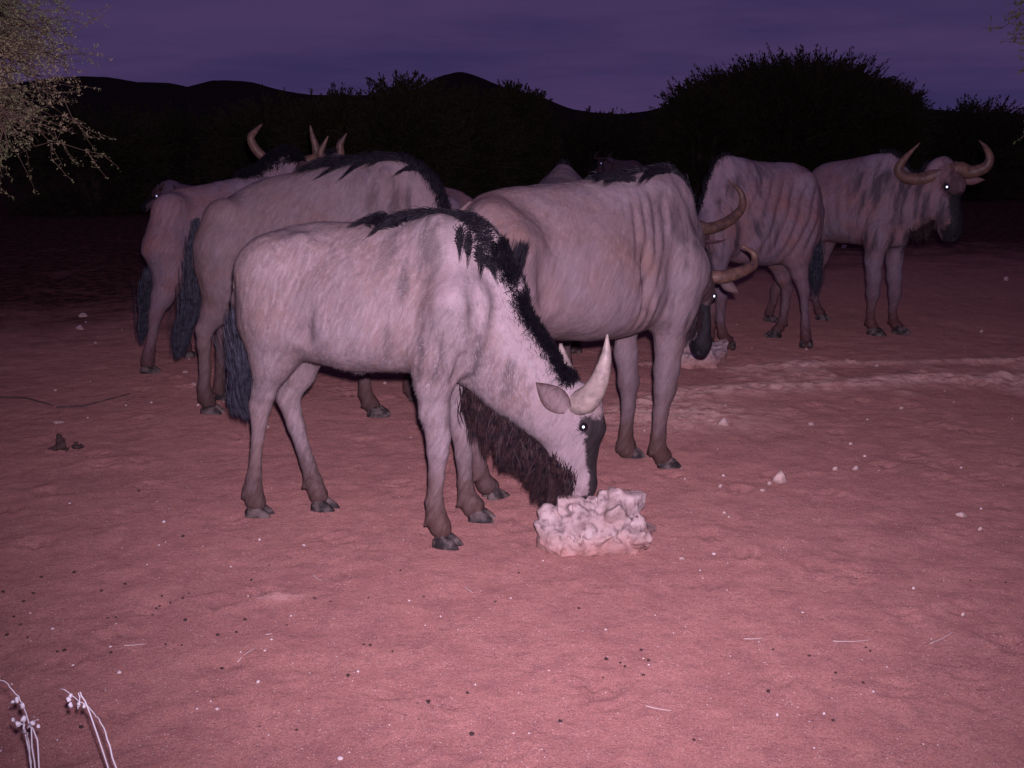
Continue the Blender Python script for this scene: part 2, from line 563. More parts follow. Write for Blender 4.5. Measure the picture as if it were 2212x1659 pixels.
def wildebeest(name, label, group, origin, yaw, torso, segs, legs, head, h=0.012, mat=None, hornmat=None, young=False,
               mane=None, beard=None, tail=None, ribs=None, cuts=(), shine=(-1,), dens=1.0, carve_fn=None, hornscale=1.0,
               mane_tone=1.0, fur=0, horns=None, ears=None, extra=(), earw=.26, pup=.58, locks=()):
    """segs: (a,b,ra,rb,ratio,k) in local space; legs: list of chains [(x,y,z,r)...] + foot; head: (poll, yaw, pitch, roll, length)"""
    yr = math.radians(yaw)
    root = bpy.data.objects.new(name, None)
    col.objects.link(root)
    root.location = (origin[0], origin[1], 0)
    root.rotation_euler = (0, 0, yr)
    root.empty_display_size = 0.3
    tag(root, label, 'wildebeest', group)
    mat = mat or M_grey
    hornmat = hornmat or M_horn
    poll, hyaw, hpitch, hroll, hl = head
    poll = np.array(poll, float)
    hy = math.radians(hyaw) - yr
    hp = math.radians(hpitch)
    fdir = np.array([math.cos(hy) * math.cos(hp), math.sin(hy) * math.cos(hp), -math.sin(hp)])
    ldir = np.array([-math.sin(hy), math.cos(hy), 0.0])
    udir = np.cross(fdir, ldir)
    ro = math.radians(hroll)
    ldir, udir = ldir * math.cos(ro) + udir * math.sin(ro), udir * math.cos(ro) - ldir * math.sin(ro)
    H = lambda p: poll + hl * (p[0] * fdir + p[1] * udir + p[2] * ldir)
    pts = [poll, H((1.1, -.3, 0))] + [np.array(p[:3]) for c in legs for p in c['j']]
    pts += [np.array([s[0], 0, s[1]]) for s in torso] + [np.array([s[0], 0, s[2]]) for s in torso]
    pts = np.array(pts)
    lo = pts.min(0) - 0.22; hi = pts.max(0) + 0.22
    lo[1] = min(lo[1], -0.38); hi[1] = max(hi[1], 0.38); lo[2] = 0.0
    fd = Field(lo, hi, h)
    fd.torso(torso)
    for a, b, ra, rb, ratio, k in segs:
        ax = (0, 1, 0)
        fd.seg(a, b, ra, rb, k, ratio, ax)
    for a, b, ra, rb, ratio in HEAD:
        fd.seg(H(a), H(b), ra * hl, rb * hl, 0.035 * hl / 0.5, ratio, ldir)
    for a, b, ra, rb, ratio, k in extra:
        fd.seg(a, b, ra, rb, k, ratio, ldir)
    for sd in (-1, 1):
        fd.seg(H((.955, -.12, sd * .06)), H((.985, -.13, sd * .075)), .022 * hl, .022 * hl, 0.01, 1, ldir, cut=True)
        fd.seg(H((.295, -.085, sd * .165)), H((.305, -.085, sd * .20)), .03 * hl, .035 * hl, 0.012, 1, ldir, cut=True)
        fd.seg(H((.88, -.225, sd * .10)), H((.97, -.215, sd * .02)), .008 * hl, .006 * hl, 0.01, 1, ldir, cut=True)
    for c in legs:
        J = c['j']
        for p, q in zip(J[:-1], J[1:]):
            k = 0.05 if p[3] > 0.07 else (0.03 if p[3] > 0.045 else 0.015)
            fd.seg(p[:3], q[:3], p[3], q[3], k, 0.85 if p[3] < 0.06 else 0.95)
        # dew claws and heel
        fx, fy = c['foot']
        tip = math.radians(c.get('toe', 0))
        td = np.array([math.cos(tip), math.sin(tip), 0])
        fet = np.array(J[-2][:3])
        last = np.array([fx, fy, 0.055]) - td * 0.012
        fd.seg(J[-1][:3], last, J[-1][3], 0.030, 0.02, 1.15)
        sdv = np.array([-td[1], td[0], 0])
        for s in (-1, 1):
            b0 = fet - td * 0.028 + sdv * s * 0.016 - np.array([0, 0, .012])
            fd.seg(b0, b0 - td * 0.012 - np.array([0, 0, .018]), .011, .006, 0.010)
    for a, b, ra, rb, k in cuts:
        fd.seg(a, b, ra, rb, k, 1.0, cut=True)
    V, Fc = fd.mesh()
    Nn = vert_normals(V, Fc)
    x, y, z = V.T
    st = np.array(sorted(torso))
    zc = np.interp(x, st[:, 0], (st[:, 1] + st[:, 2]) / 2)
    hh = np.interp(x, st[:, 0], (st[:, 1] - st[:, 2]) / 2)
    if ribs:
        x0, x1, amp, wl, slant = ribs
        m = sstep(x0, x0 + .06, x) * (1 - sstep(x1 - .06, x1, x)) * sstep(-.95, -.5, (z - zc) / hh) * (1 - sstep(.45, .9, (z - zc) / hh)) * np.clip(np.abs(Nn[:, 1]) * 1.6 - .3, 0, 1)
        ph = (x + slant * (z - zc) + 0.03 * vnoise(V, 4)) / wl * 2 * math.pi
        m = m * np.clip(fbm(V, 3.2, 2, 14) * 2.6 - .55, .12, 1.25)
        ph = ph + 2.2 * (fbm(V, 5, 2, 19) - .5)
        V = V - Nn * (amp * m * (0.5 + 0.5 * np.sin(ph)) ** 1.6)[:, None]
    V = V + Nn * ((fbm(V, 6, 3, 3) - 0.5) * 0.020)[:, None] * sstep(0.3, 0.6, z)[:, None] + Nn * ((fbm(V * [1, 1, .35], 28, 2, 5) - 0.5) * 0.006)[:, None]
    body = mesh_from('body', V, Fc, mat, root)
    # tone masks, all in the animal's own space
    hx = (V - poll) @ fdir / hl; hu = (V - poll) @ udir / hl; hlat = (V - poll) @ ldir / hl
    inh = (hx > -0.05) & (hx < 1.15) & (hu > -.5) & (hu < .2) & (np.abs(hlat) < .3)
    wob = (vnoise(V, 22) - .5) * .05 + (vnoise(V, 60) - .5) * .03
    dark = np.zeros(len(V))
    if young:
        blaze = sstep(-.135, -.075, hu + wob * .6 - .03 * (hx < .4)) * sstep(.16, .34, hx) + sstep(.91, .97, hx + wob) + sstep(-.17, -.08, hu) * sstep(.76, .88, hx)
        blaze = blaze + np.exp(-(((hx - .29) / .085) ** 2 + ((hu + .075) / .065) ** 2)) * 1.1
    else:
        blaze = sstep(-.16, -.06, hu + wob) * sstep(.34, .46, hx + wob) + sstep(.74, .90, hx + wob) * sstep(-.34, -.2, hu)
        blaze = blaze + np.exp(-(((hx - .29) / .08) ** 2 + ((hu + .09) / .06) ** 2)) * .9
    dark = np.where(inh, np.clip(blaze, 0, 1), 0)
    brown = np.zeros(len(V))
    leg = (z < 0.33) & ~(inh & (hx > .1))
    brownh = np.where(inh & (hu > -.16) & (hx < .42) & (hx > .0), .5, 0) if not young else 0
    brown = np.where(leg, np.clip(1 - sstep(.06, .38, z + wob * 1.5), 0, 1), 0)
    if not young:
        brown = np.maximum(brown, np.where((z < .5) & ~inh, .45 * (1 - sstep(.3, .5, z)), 0))
    brown = np.maximum(brown, brownh)
    pband = np.zeros(len(V))
    if mane:
        mp = smooth_path(np.array(mane[0][0])[:, :3], 30)
        dd_ = np.sqrt(((V[:, None, 0] - mp[None, :, 0]) ** 2 + (V[:, None, 2] - mp[None, :, 2]) ** 2).min(1))
        pband = np.clip(1 - sstep(.06, .13, dd_ + wob), 0, 1) * (.6 if young else .45) * ~(inh & (hx > .1))
    front = np.max(st[:, 0])
    stripe = sstep(front - .50, front - .25, x) * sstep(.5, .65, z)
    tl_ = np.array([.0]) if not young else None
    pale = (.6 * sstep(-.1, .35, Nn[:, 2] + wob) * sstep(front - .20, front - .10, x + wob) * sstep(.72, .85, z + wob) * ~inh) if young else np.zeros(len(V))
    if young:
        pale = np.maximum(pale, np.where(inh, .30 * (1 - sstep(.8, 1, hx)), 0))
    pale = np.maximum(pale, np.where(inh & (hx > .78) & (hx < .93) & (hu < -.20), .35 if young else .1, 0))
    pale = np.maximum(pale, pband)
    for nm, v in (('dark', dark), ('brown', brown), ('stripe', stripe), ('pale', pale)):
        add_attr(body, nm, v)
    # horns
    prof, rad = (HORN_YOUNG, HORN_YR) if young else (HORN_ADULT, HORN_AR)
    for sd in (-1, 1):
        if horns: break
        P = np.array([H(((p[0]) * hornscale, p[1], sd * (.05 + (p[2] - .05) * hornscale))) for p in prof])
        P = smooth_path(P, 22)
        R = np.interp(np.linspace(0, 1, 22), np.linspace(0, 1, len(rad)), rad) * hl
        R = R * (1 + 0.02 * np.sin(np.linspace(0, 40, 22)))
        hv, hf = tube_geo(P, R, 12)
        mesh_from('horn', hv, hf, hornmat, root)
    for hp_, hr_ in (horns or ()):
        P = smooth_path(hp_, 22)
        R = np.interp(np.linspace(0, 1, 22), np.linspace(0, 1, len(hr_)), hr_) * (1 + 0.025 * np.sin(np.linspace(0, 60, 22)))
        hv, hf = tube_geo(P, R, 14)
        mesh_from('horn', hv, hf, hornmat, root)
    # ears: cupped leaves
    for sd in (-1, 1):
        U, Wn = 9, 7
        L = (.40 if young else .44) * hl
        base = H((.10, -.16, sd * .15))
        e_dir = unit(-0.28 * fdir - .22 * udir + sd * .95 * ldir)
        e_face = fdir * .5 + udir * .8
        if ears and sd in ears:
            base, tip_, e_face = (np.array(v, float) for v in ears[sd])
            e_dir = unit(tip_ - base); L = float(np.linalg.norm(tip_ - base))
        e_wid = unit(np.cross(e_dir, e_face))
        e_nor = unit(np.cross(e_wid, e_dir))
        if (e_nor @ (e_face if ears and sd in ears else fdir)) < 0: e_nor = -e_nor
        ev = []
        for layer in (0, 1):
            for i in range(U):
                t = i / (U - 1)
                wd = earw * L * (math.sin(math.pi * min(1, t * .90 + .10)) ** .9) * (1 - .35 * t)
                for j in range(Wn):
                    s = (j / (Wn - 1) - .5) * 2
                    ev.append(base + e_dir * L * t + e_wid * wd * s + e_nor * (.60 * wd * (s * s - 1) - .012 * hl * (layer * (1 - abs(s)) + .2 * layer)))
        ef = []
        for layer in (0, 1):
            o_ = layer * U * Wn
            for i in range(U - 1):
                for j in range(Wn - 1):
                    q = (o_ + i * Wn + j, o_ + i * Wn + j + 1, o_ + (i + 1) * Wn + j + 1, o_ + (i + 1) * Wn + j)
                    ef.append(q if layer else q[::-1])
        ear = mesh_from('ear', ev, ef, mat, root)
        add_attr(ear, 'pale', np.zeros(len(ev))); inner_ = np.arange(len(ev)) < U * Wn; rim_ = np.abs((np.arange(len(ev)) % Wn) / (Wn - 1) - .5) * 2; add_attr(ear, 'brown', np.where(np.arange(len(ev)) < U * Wn, np.where((rim_ > .9) | (np.arange(len(ev)) > U * Wn - 12), .98, .38), .75))
    # eyes
    for sd in (-1, 1):
        c = H((.30, -.092, sd * .150) if young else (.30, -.075, sd * .170))
        r = .042 * hl
        bpy_s = sphere_geo(r, 12, 8)
        eye = mesh_from('eye', bpy_s[0] + c, bpy_s[1], M_eye, root)
        if shine and sd in shine:
            # the pupil looks towards the flash, as a startled animal's does
            w = unit(np.array([0.0, 0, CAM_H]) - (np.array([origin[0], origin[1], 0]) + np.array([c[0] * math.cos(yr) - c[1] * math.sin(yr), c[0] * math.sin(yr) + c[1] * math.cos(yr), c[2]])))
            wl_ = np.array([w[0] * math.cos(yr) + w[1] * math.sin(yr), -w[0] * math.sin(yr) + w[1] * math.cos(yr), w[2]])
            if sd in shine:
                s2 = sphere_geo(r * (.36 if young else pup), 12, 8)
                s2v = s2[0]
                comp = (s2v @ wl_)[:, None] * wl_
                s2v = s2v - comp * .72
                mesh_from('pupil', s2v + c + wl_ * r * .90, s2[1], M_shine, eye)
    # hooves
    for c in legs:
        fx, fy = c['foot']
        a = math.radians(c.get('toe', 0))
        s = c.get('hs', 1.0)
        R = np.array([[math.cos(a), -math.sin(a), 0], [math.sin(a), math.cos(a), 0], [0, 0, 1]])
        mesh_from('hoof', (HV * s) @ R.T + np.array([fx, fy, 0.0]), HF, M_hoof, root)
    # mane
    if mane:
        for (pl, n, ln, dvec, drp, wid, cl) in mane:
            R0, T, _ = poly_sample(pl, int(n * dens * 1.7))
            R0 = R0[:, :3] + np.stack([rng.normal(0, .004, len(R0)), rng.normal(0, wid, len(R0)), rng.uniform(-.02, 0.0, len(R0))], 1)
            cand = V[(np.abs(V[:, 1]) < .09) & (z > .45)]
            for q in range(0, len(R0), 400):
                blk = R0[q:q + 400]
                d2 = (cand[None, :, 0] - blk[:, None, 0]) ** 2 + (cand[None, :, 2] - blk[:, None, 2]) ** 2 * .4 + (cand[None, :, 1] - blk[:, None, 1]) ** 2 * 2
                sc_ = d2 - .010 * cand[None, :, 2]
                R0[q:q + 400] = cand[sc_.argmin(1)]
            R0 = R0 + rng.normal(0, .006, R0.shape)
            D = np.tile(np.array(dvec, float), (len(R0), 1)); D[:, 1] += (R0[:, 1]) * 6
            strands('mane', R0, D, ln, .0032 if not young else .0020, M_hair, root, drp, clumps=cl * 2, clump=.45, wild=.15, lmin=.4)
    for (la, lb, ln_, lw) in locks:
        la, lb = np.array(la, float), np.array(lb, float)
        n_, k_ = int(ln_ * .8), 7
        t = np.linspace(0, 1, k_); tl2 = rng.uniform(.35, 1.05, n_)[:, None] * t[None]
        near = V[V[:, 1] < .03]
        mid = la + (lb - la) * tl2[..., None]
        mid[..., 2] += .018 * np.sin(tl2 * math.pi)
        dirx = unit((lb - la) * [1, 0, 1]); acr = np.array([-dirx[2], 0, dirx[0]])
        off = rng.normal(0, 1, n_)[:, None] * lw * .42 * (np.clip(1 - tl2, 0, 1) ** .8 + .08)
        P = mid + off[..., None] * acr + rng.normal(0, .0015, (n_, k_, 3)) + dirx * rng.normal(0, .014, (n_, 1, 1))
        for a_ in range(k_):
            d2 = (near[None, :, 0] - P[:, a_, 0][:, None]) ** 2 + (near[None, :, 2] - P[:, a_, 2][:, None]) ** 2
            w2 = np.where(d2 < .02 ** 2, near[None, :, 1], 1.0)
            ys = w2.min(1)
            idx2 = d2.argmin(1)
            ys = np.where(ys > .9, near[idx2, 1], ys)
            P[:, a_, 1] = ys - .004 - .004 * rng.random(n_)
        fv, ff = ribbons(P, .0011 * (1.05 - t ** 2)[None] * np.ones((n_, 1)))
        mesh_from('mane', fv, ff, M_hair, root)['kind'] = 'stuff'
    if beard:
        for (pl, n, ln, dvec, drp, wid, mt) in beard:
            R0, T, _ = poly_sample(pl, int(n * dens))
            R0 = R0[:, :3] + np.stack([rng.normal(0, .008, len(R0)), rng.normal(0, wid, len(R0)), rng.uniform(-.0, 0.035, len(R0)) + (.045 if young else 0) * rng.random(len(R0)) ** 2.5], 1)
            strands('beard', R0, np.tile(np.array(dvec, float), (len(R0), 1)), ln, .003, mt or M_beard, root, drp, clumps=max(12, int(n * dens / 110)), clump=.72, wild=.26, lmin=.35)
    if tail:
        stem, n, tuft = tail
        P = smooth_path([s[:3] for s in stem], 14)
        R = np.interp(np.linspace(0, 1, 14), np.linspace(0, 1, len(stem)), [s[3] for s in stem])
        tv, tf = tube_geo(P, R, 8)
        tl = mesh_from('tail', tv, tf, mat, root)
        add_attr(tl, 'brown', np.full(len(tv), .3))
        R0, T, u = poly_sample(tuft, int(n * dens))
        wid = np.interp(u, [0, .35, 1], [.008, .032, .022])[:, None]
        R0 = R0[:, :3] + rng.normal(0, 1, (len(R0), 3)) * wid * [1, .8, .3]
        strands('tail_tuft', R0, unit(T + rng.normal(0, .03, T.shape)), .18, .0032, M_tail, tl, .25, clumps=22, clump=.55, wild=.04)
    if fur:
        # short coat hairs that roughen the outline, lying back along the body
        idx = rng.choice(len(V), fur, p=None)
        keep = (z[idx] > .42) | inh[idx]
        idx = idx[keep & (dark[idx] < .4)]
        base = V[idx]
        back = np.where(inh[idx][:, None], fdir * 1.0 + 0, np.array([-.55, 0, -.75]))
        neck = (x[idx] > front - .08) & ~inh[idx]
        back[neck] = unit(fdir * .2 + np.array([.3, 0, -.9]))
        tang = back - Nn[idx] * (back * Nn[idx]).sum(1)[:, None]
        D = unit(unit(tang) + Nn[idx] * .42)
        ln = np.where(neck, .026, .013)
        o = strands('coat', base - Nn[idx] * .002, D, ln, .0016, M_palehair if young else M_greyhair, root, .12, nseg=2, wild=.2, facing=Nn[idx])
        me = o.data
        nv = np.repeat(Nn[idx], 6, axis=0)
        nv = unit(nv + rng.normal(0, .12, nv.shape))
        me.normals_split_custom_set_from_vertices(nv.tolist()) if len(me.vertices) == len(nv) else None
        o['kind'] = 'stuff'
    return root

_sph = {}
def sphere_geo(r, seg=12, rings=8):
    V, F = [], []
    for i in range(rings + 1):
        ph = math.pi * i / rings
        for s in range(seg):
            a = 2 * math.pi * s / seg
            V.append((r * math.sin(ph) * math.cos(a), r * math.sin(ph) * math.sin(a), r * math.cos(ph)))
    for i in range(rings):
        for s in range(seg):
            s2 = (s + 1) % seg
            F.append((i * seg + s, (i + 1) * seg + s, (i + 1) * seg + s2, i * seg + s2))
    return np.array(V), np.array(F)

class Frame:
    """an animal's own space, and the way from the photograph into it"""
    def __init__(self, ox, oy, yaw):
        self.o = np.array([ox, oy]); self.yaw = yaw
        a = math.radians(yaw)
        self.f = np.array([math.cos(a), math.sin(a), 0]); self.l = np.array([-math.sin(a), math.cos(a), 0])
    def p(self, px, py, lat=0.0):
        d = ray(px, py)
        c0 = np.array([-self.o[0], -self.o[1], CAM_H])
        t = (lat - c0 @ self.l) / (d @ self.l)
        q = c0 + d * t
        return np.array([q @ self.f, lat, q[2]])
    def g(self, px, py):
        x, y = ground(px, py)
        r = np.array([x - self.o[0], y - self.o[1], 0])
        return float(r @ self.f), float(r @ self.l)
    def st(self, L):
        out = []
        for px, yt, yb, hw in L:
            a = self.p(px, yt); b = self.p(px, yb)
            out.append((float((a[0] + b[0]) / 2), float(a[2]), float(b[2]), hw))
        return out
    def leg(self, pts, foot, lat0, toe=0, hs=1.0):
        fx, fy = self.g(*foot)
        n = len(pts)
        J = []
        for i, (px, py, r) in enumerate(pts):
            t = min(1.0, (i + .3) / (n - 1))
            la = lat0 * (1 - t) + fy * t
            q = self.p(px, py, la)
            J.append((q[0], q[1], q[2], r))
        return dict(j=J, foot=(fx, fy), toe=toe, hs=hs)

GROUP = 'wildebeest herd at the salt rocks'

# canonical pose, used for animals of which the photograph shows little
def canon_torso(s=1.0):
    T = [(-.66, 1.02, .86, .05), (-.61, 1.10, .74, .14), (-.5, 1.16, .66, .20), (-.35, 1.19, .63, .225), (-.15, 1.18, .60, .26),
         (.0, 1.185, .57, .275), (.15, 1.21, .55, .27), (.30, 1.27, .54, .23), (.42, 1.30, .55, .19), (.52, 1.27, .60, .15), (.60, 1.16, .70, .10), (.65, 1.05, .80, .04)]
    return [tuple(v * s for v in t) for t in T]
def canon_legs(s=1.0, feet=None):
    feet = feet or [(-.46, -.12), (-.38, .12), (.36, -.11), (.42, .11)]
    out = []
    for i, (fx, fy) in enumerate(feet):
        sd = -1 if i % 2 == 0 else 1
        if i < 2:
            J = [(-.42, .12 * sd, .98, .16), (-.36, .14 * sd, .76, .13), (fx - .02, .13 * sd, .60, .075), (fx - .07, fy, .47, .042), (fx - .05, fy, .30, .028), (fx - .04, fy, .15, .030), (fx - .035, fy, .11, .036), (fx - .01, fy, .07, .032)]
        else:
            J = [(.38, .10 * sd, 1.08, .11), (.44, .13 * sd, .84, .11), (fx, .12 * sd, .66, .075), (fx, fy, .52, .055), (fx + .01, fy, .40, .044), (fx - .01, fy, .27, .029), (fx - .03, fy, .13, .035), (fx - .01, fy, .07, .032)]
        out.append(dict(j=[tuple(v * s for v in j) for j in J], foot=(fx * s, fy * s)))
    return out

# ---- young animal licking the rock, nearest
def build_A():
    F = Frame(-.51, 3.61, -16)
    torso = F.st([(528, 610, 690, .05), (543, 560, 730, .11), (575, 519, 755, .16), (625, 490, 765, .185), (690, 480, 778, .205), (770, 478, 798, .225), (850, 475, 799, .22),
                  (920, 468, 803, .19), (975, 472, 815, .155), (1020, 505, 828, .12), (1055, 555, 815, .07), (1078, 620, 770, .02)])
    P = F.p
    segs = [
        (P(975, 600), P(1055, 730), .185, .150, .62, .06),
        (P(1055, 730), P(1115, 808), .150, .138, .60, .05),
        (P(1115, 808), P(1180, 880), .138, .118, .62, .05),
        (P(1020, 540), P(1075, 620), .10, .09, .5, .05),
        (P(950, 520, -.07), P(988, 700, -.125), .085, .09, .7, .05),       # shoulder blade
        (P(988, 700, -.125), P(1000, 765, -.11), .085, .06, .8, .04),      # point of shoulder
        (P(950, 520, .07), P(988, 700, .125), .085, .09, .7, .05),
        (P(612, 575, -.10), P(578, 630, -.11), .085, .09, .8, .07),         # haunch
        (P(612, 575, .10), P(578, 630, .11), .085, .09, .8, .07),
        (P(650, 530, -.13), P(660, 545, -.14), .035, .03, 1, .06),         # hip bone
        (P(765, 796), P(785, 802), .018, .010, 1, .02),
    ]
    legs = [
        F.leg([(590, 590, .135), (600, 690, .118), (592, 770, .075), (570, 845, .044), (562, 875, .040), (556, 950, .0225), (549, 1030, .027), (546, 1058, .036), (553, 1085, .033)], (556, 1112), -.11, toe=8),
        F.leg([(620, 640, .12), (665, 740, .078), (648, 805, .055), (622, 858, .045), (640, 920, .034), (664, 1000, .028), (676, 1040, .035), (688, 1068, .034)], (698, 1099), .11),
        F.leg([(985, 660, .105), (945, 770, .072), (935, 830, .060), (938, 890, .048), (947, 945, .043), (946, 975, .038), (943, 1030, .027), (938, 1085, .031), (943, 1118, .037), (952, 1140, .035)], (962, 1178), -.13, toe=-4),
        F.leg([(985, 720, .09), (982, 830, .052), (990, 880, .045), (997, 930, .041), (1001, 985, .030), (1006, 1045, .030), (1010, 1078, .036), (1022, 1098, .035)], (1036, 1122), .12, toe=6),
    ]
    cuts = [
        (P(648, 660, -.26), P(650, 720, -.22), .012, .028, .05),
        (P(905, 600, -.27), P(915, 770, -.25), .008, .014, .05),
        (P(1035, 560, -.16), P(1030, 745, -.19), .018, .018, .06),
        (P(1000, 770, -.17), P(975, 820, -.15), .006, .006, .03),
    ]
    head = (P(1262, 838, .03), 14, 80, 4, .395)
    top = [P(1240, 832, 0), P(1190, 775, 0), P(1140, 700, 0), P(1095, 620, 0), P(1060, 560, 0)]
    wth = [P(1062, 556, 0), P(1020, 500, 0), P(970, 470, 0), P(900, 467, 0)]
    mane = [
        (top, 7000, .085, (.06, -.50, .74), .25, .018, 420), (top, 2200, .085, (-.45, -.62, .12), .35, .008, 160),
        (wth, 3000, .11, (-.65, -.42, .18), .30, .014, 80),
        ([P(1010, 492), P(1085, 600)], 700, .13, (-.35, -.9, .1), .75, .008, 9),
        ([P(1000, 480), P(840, 474)], 800, .17, (-.95, -.30, .03), .25, .014, 8),
        ([P(1092, 605), P(1104, 622)], 260, .115, (.26, -.1, .95), .0, .004, 2),
    ]
    beard = [
        ([P(1012, 850), P(1050, 890), P(1100, 935), P(1150, 985), P(1195, 1030)], 4600, .185, (-.15, 0, -.95), .45, .035, None),
        ([P(1195, 1000), P(1222, 1030), P(1243, 1050)], 1500, .075, (-.12, -.1, -.95), .3, .03, None),
        ([P(1170, 1005), P(1200, 1030), P(1235, 1050)], 1500, .125, (-.25, 0, -.9), .3, .028, None),
    ]
    s0, s1, s2, s3 = P(600, 512), P(548, 562), P(512, 602), P(512, 650)
    tail = ([(*s0, .022), (*s1, .018), (*s2, .013), (*s3, .011), (*P(515, 700), .009)], 2600, [P(510, 640), P(522, 720), P(528, 790), P(520, 850)])
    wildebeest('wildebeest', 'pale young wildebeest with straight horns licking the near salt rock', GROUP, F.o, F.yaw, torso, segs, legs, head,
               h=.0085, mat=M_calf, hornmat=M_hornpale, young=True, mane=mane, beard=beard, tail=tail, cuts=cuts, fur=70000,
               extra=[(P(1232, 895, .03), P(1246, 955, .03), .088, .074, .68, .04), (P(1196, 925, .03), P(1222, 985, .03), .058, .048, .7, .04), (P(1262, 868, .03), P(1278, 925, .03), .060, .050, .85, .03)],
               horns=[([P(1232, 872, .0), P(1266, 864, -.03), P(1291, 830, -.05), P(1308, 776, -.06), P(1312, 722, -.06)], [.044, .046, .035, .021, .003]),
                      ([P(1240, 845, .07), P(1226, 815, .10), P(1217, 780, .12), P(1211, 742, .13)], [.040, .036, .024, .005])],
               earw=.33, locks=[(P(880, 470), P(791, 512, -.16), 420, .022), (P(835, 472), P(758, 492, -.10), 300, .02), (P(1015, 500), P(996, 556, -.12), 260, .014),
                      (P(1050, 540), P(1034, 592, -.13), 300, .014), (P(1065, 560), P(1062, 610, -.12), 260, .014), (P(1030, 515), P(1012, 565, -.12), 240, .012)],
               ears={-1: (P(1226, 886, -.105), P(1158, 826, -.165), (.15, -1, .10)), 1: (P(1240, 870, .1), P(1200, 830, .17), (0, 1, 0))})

def build_B():
    F = Frame(.24, 4.18, 30)
    P = F.p
    torso = F.st([(985, 480, 640, .05), (1005, 448, 690, .15), (1045, 418, 715, .20), (1095, 406, 725, .225), (1160, 400, 730, .265), (1240, 388, 734, .29), (1310, 384, 730, .28),
                  (1370, 372, 708, .23), (1420, 367, 690, .17), (1460, 390, 680, .13), (1485, 440, 660, .09), (1500, 520, 630, .03)])
    poll = P(1524, 588, .34)
    segs = [
        (P(1425, 470), P(1450, 530, .04), .17, .15, .6, .05),
        (P(1450, 530, .04), P(1478, 590, .20), .14, .115, .65, .05),
        (P(1478, 590, .20), poll + np.array([-.03, .0, -.07]), .11, .085, .7, .04),
        (P(1420, 440, -.07), P(1470, 580, -.15), .09, .115, .75, .05),
        (P(1470, 580, -.15), P(1460, 650, -.15), .115, .09, .9, .05),
        (P(1410, 440, .07), P(1440, 580, .13), .09, .1, .75, .05),
        (P(1064, 500, -.11), P(1080, 575, -.14), .115, .145, .8, .07),
        (P(1064, 500, .11), P(1080, 575, .12), .115, .14, .8, .07),
    ]
    legs = [
        F.leg([(1090, 560, .17), (1130, 630, .135), (1085, 740, .085), (1035, 850, .047), (1028, 900, .036), (1030, 965, .029), (1036, 1020, .036), (1050, 1048, .034)], (1068, 1076), -.14, hs=1.05),
        F.leg([(1120, 560, .14), (1150, 660, .11), (1140, 780, .07), (1120, 860, .042), (1125, 930, .03), (1135, 975, .036), (1140, 990, .034)], (1155, 1012), .12),
        F.leg([(1465, 600, .115), (1452, 670, .088), (1447, 740, .060), (1440, 800, .052), (1436, 838, .047), (1428, 890, .034), (1422, 940, .032), (1420, 968, .039), (1430, 985, .036)], (1438, 1007), -.15, hs=1.1, toe=-25),
        F.leg([(1400, 600, .10), (1352, 700, .058), (1352, 760, .052), (1358, 825, .046), (1357, 880, .033), (1352, 935, .032), (1350, 962, .040), (1356, 975, .036)], (1363, 986), .12, hs=1.1, toe=-30),
    ]
    cuts = [(P(1185, 560, -.31), P(1180, 650, -.27), .02, .02, .07), (P(1395, 430, -.27), P(1400, 650, -.27), .012, .02, .05), (P(1175, 430, -.2), P(1200, 500, -.27), .014, .01, .06)]
    top = [P(1485, 470, 0), P(1470, 430, 0), P(1445, 385, 0), P(1400, 368, 0), P(1340, 376, 0), P(1290, 388, 0)]
    mane = [
        (top, 2000, .10, (-.5, .45, .22), .35, .010, 90),
        ([P(1480, 450), P(1440, 378)], 600, .16, (-.3, .3, .7), .5, .012, 14),
        
        ([P(1350, 374), P(1300, 386)], 200, .13, (-.8, -.35, .0), .45, .006, 4),
    ]
    hpitch = 72
    beard = [([P(1470, 640, .1), P(1498, 680, .25)], 1200, .2, (-.1, 0, -1), .4, .03, None)]
    tail = ([(*P(1020, 440), .02), (*P(985, 480), .018), (*P(978, 560), .012)], 600, [P(975, 560), P(980, 700), P(985, 800)])
    wildebeest('wildebeest', 'big grey wildebeest behind the pale young one, head down beside the far salt rock', GROUP, F.o, F.yaw, torso, segs, legs,
               (poll, -66, 80, -4, .40), h=.010, mat=M_grey, mane=mane, beard=beard, tail=tail, cuts=cuts, ribs=(.10, .42, .015, .058, -.30), fur=16000, shine=(1,), locks=[(P(1415, 364), P(1378, 402, -.13), 260, .012), (P(1335, 380), P(1295, 404, -.10), 220, .02), (P(1305, 384), P(1272, 398, -.08), 180, .015), (P(1425, 366), P(1392, 398, -.12), 160, .01)],
               horns=[([P(1536, 598, .33), P(1562, 598, .30), P(1598, 588, .28), P(1628, 572, .30), P(1628, 548, .32), P(1602, 531, .34)], [.034, .034, .030, .024, .016, .004]),
                      ([P(1512, 598, .38), P(1480, 598, .42), P(1450, 590, .48), P(1440, 560, .5), P(1455, 540, .5)], [.034, .034, .028, .018, .004])],
               ears={1: (P(1558, 606, .33), P(1596, 634, .31), (-.7, -.5, .1)), -1: (P(1500, 610, .4), P(1470, 630, .5), (0, 1, 0))})

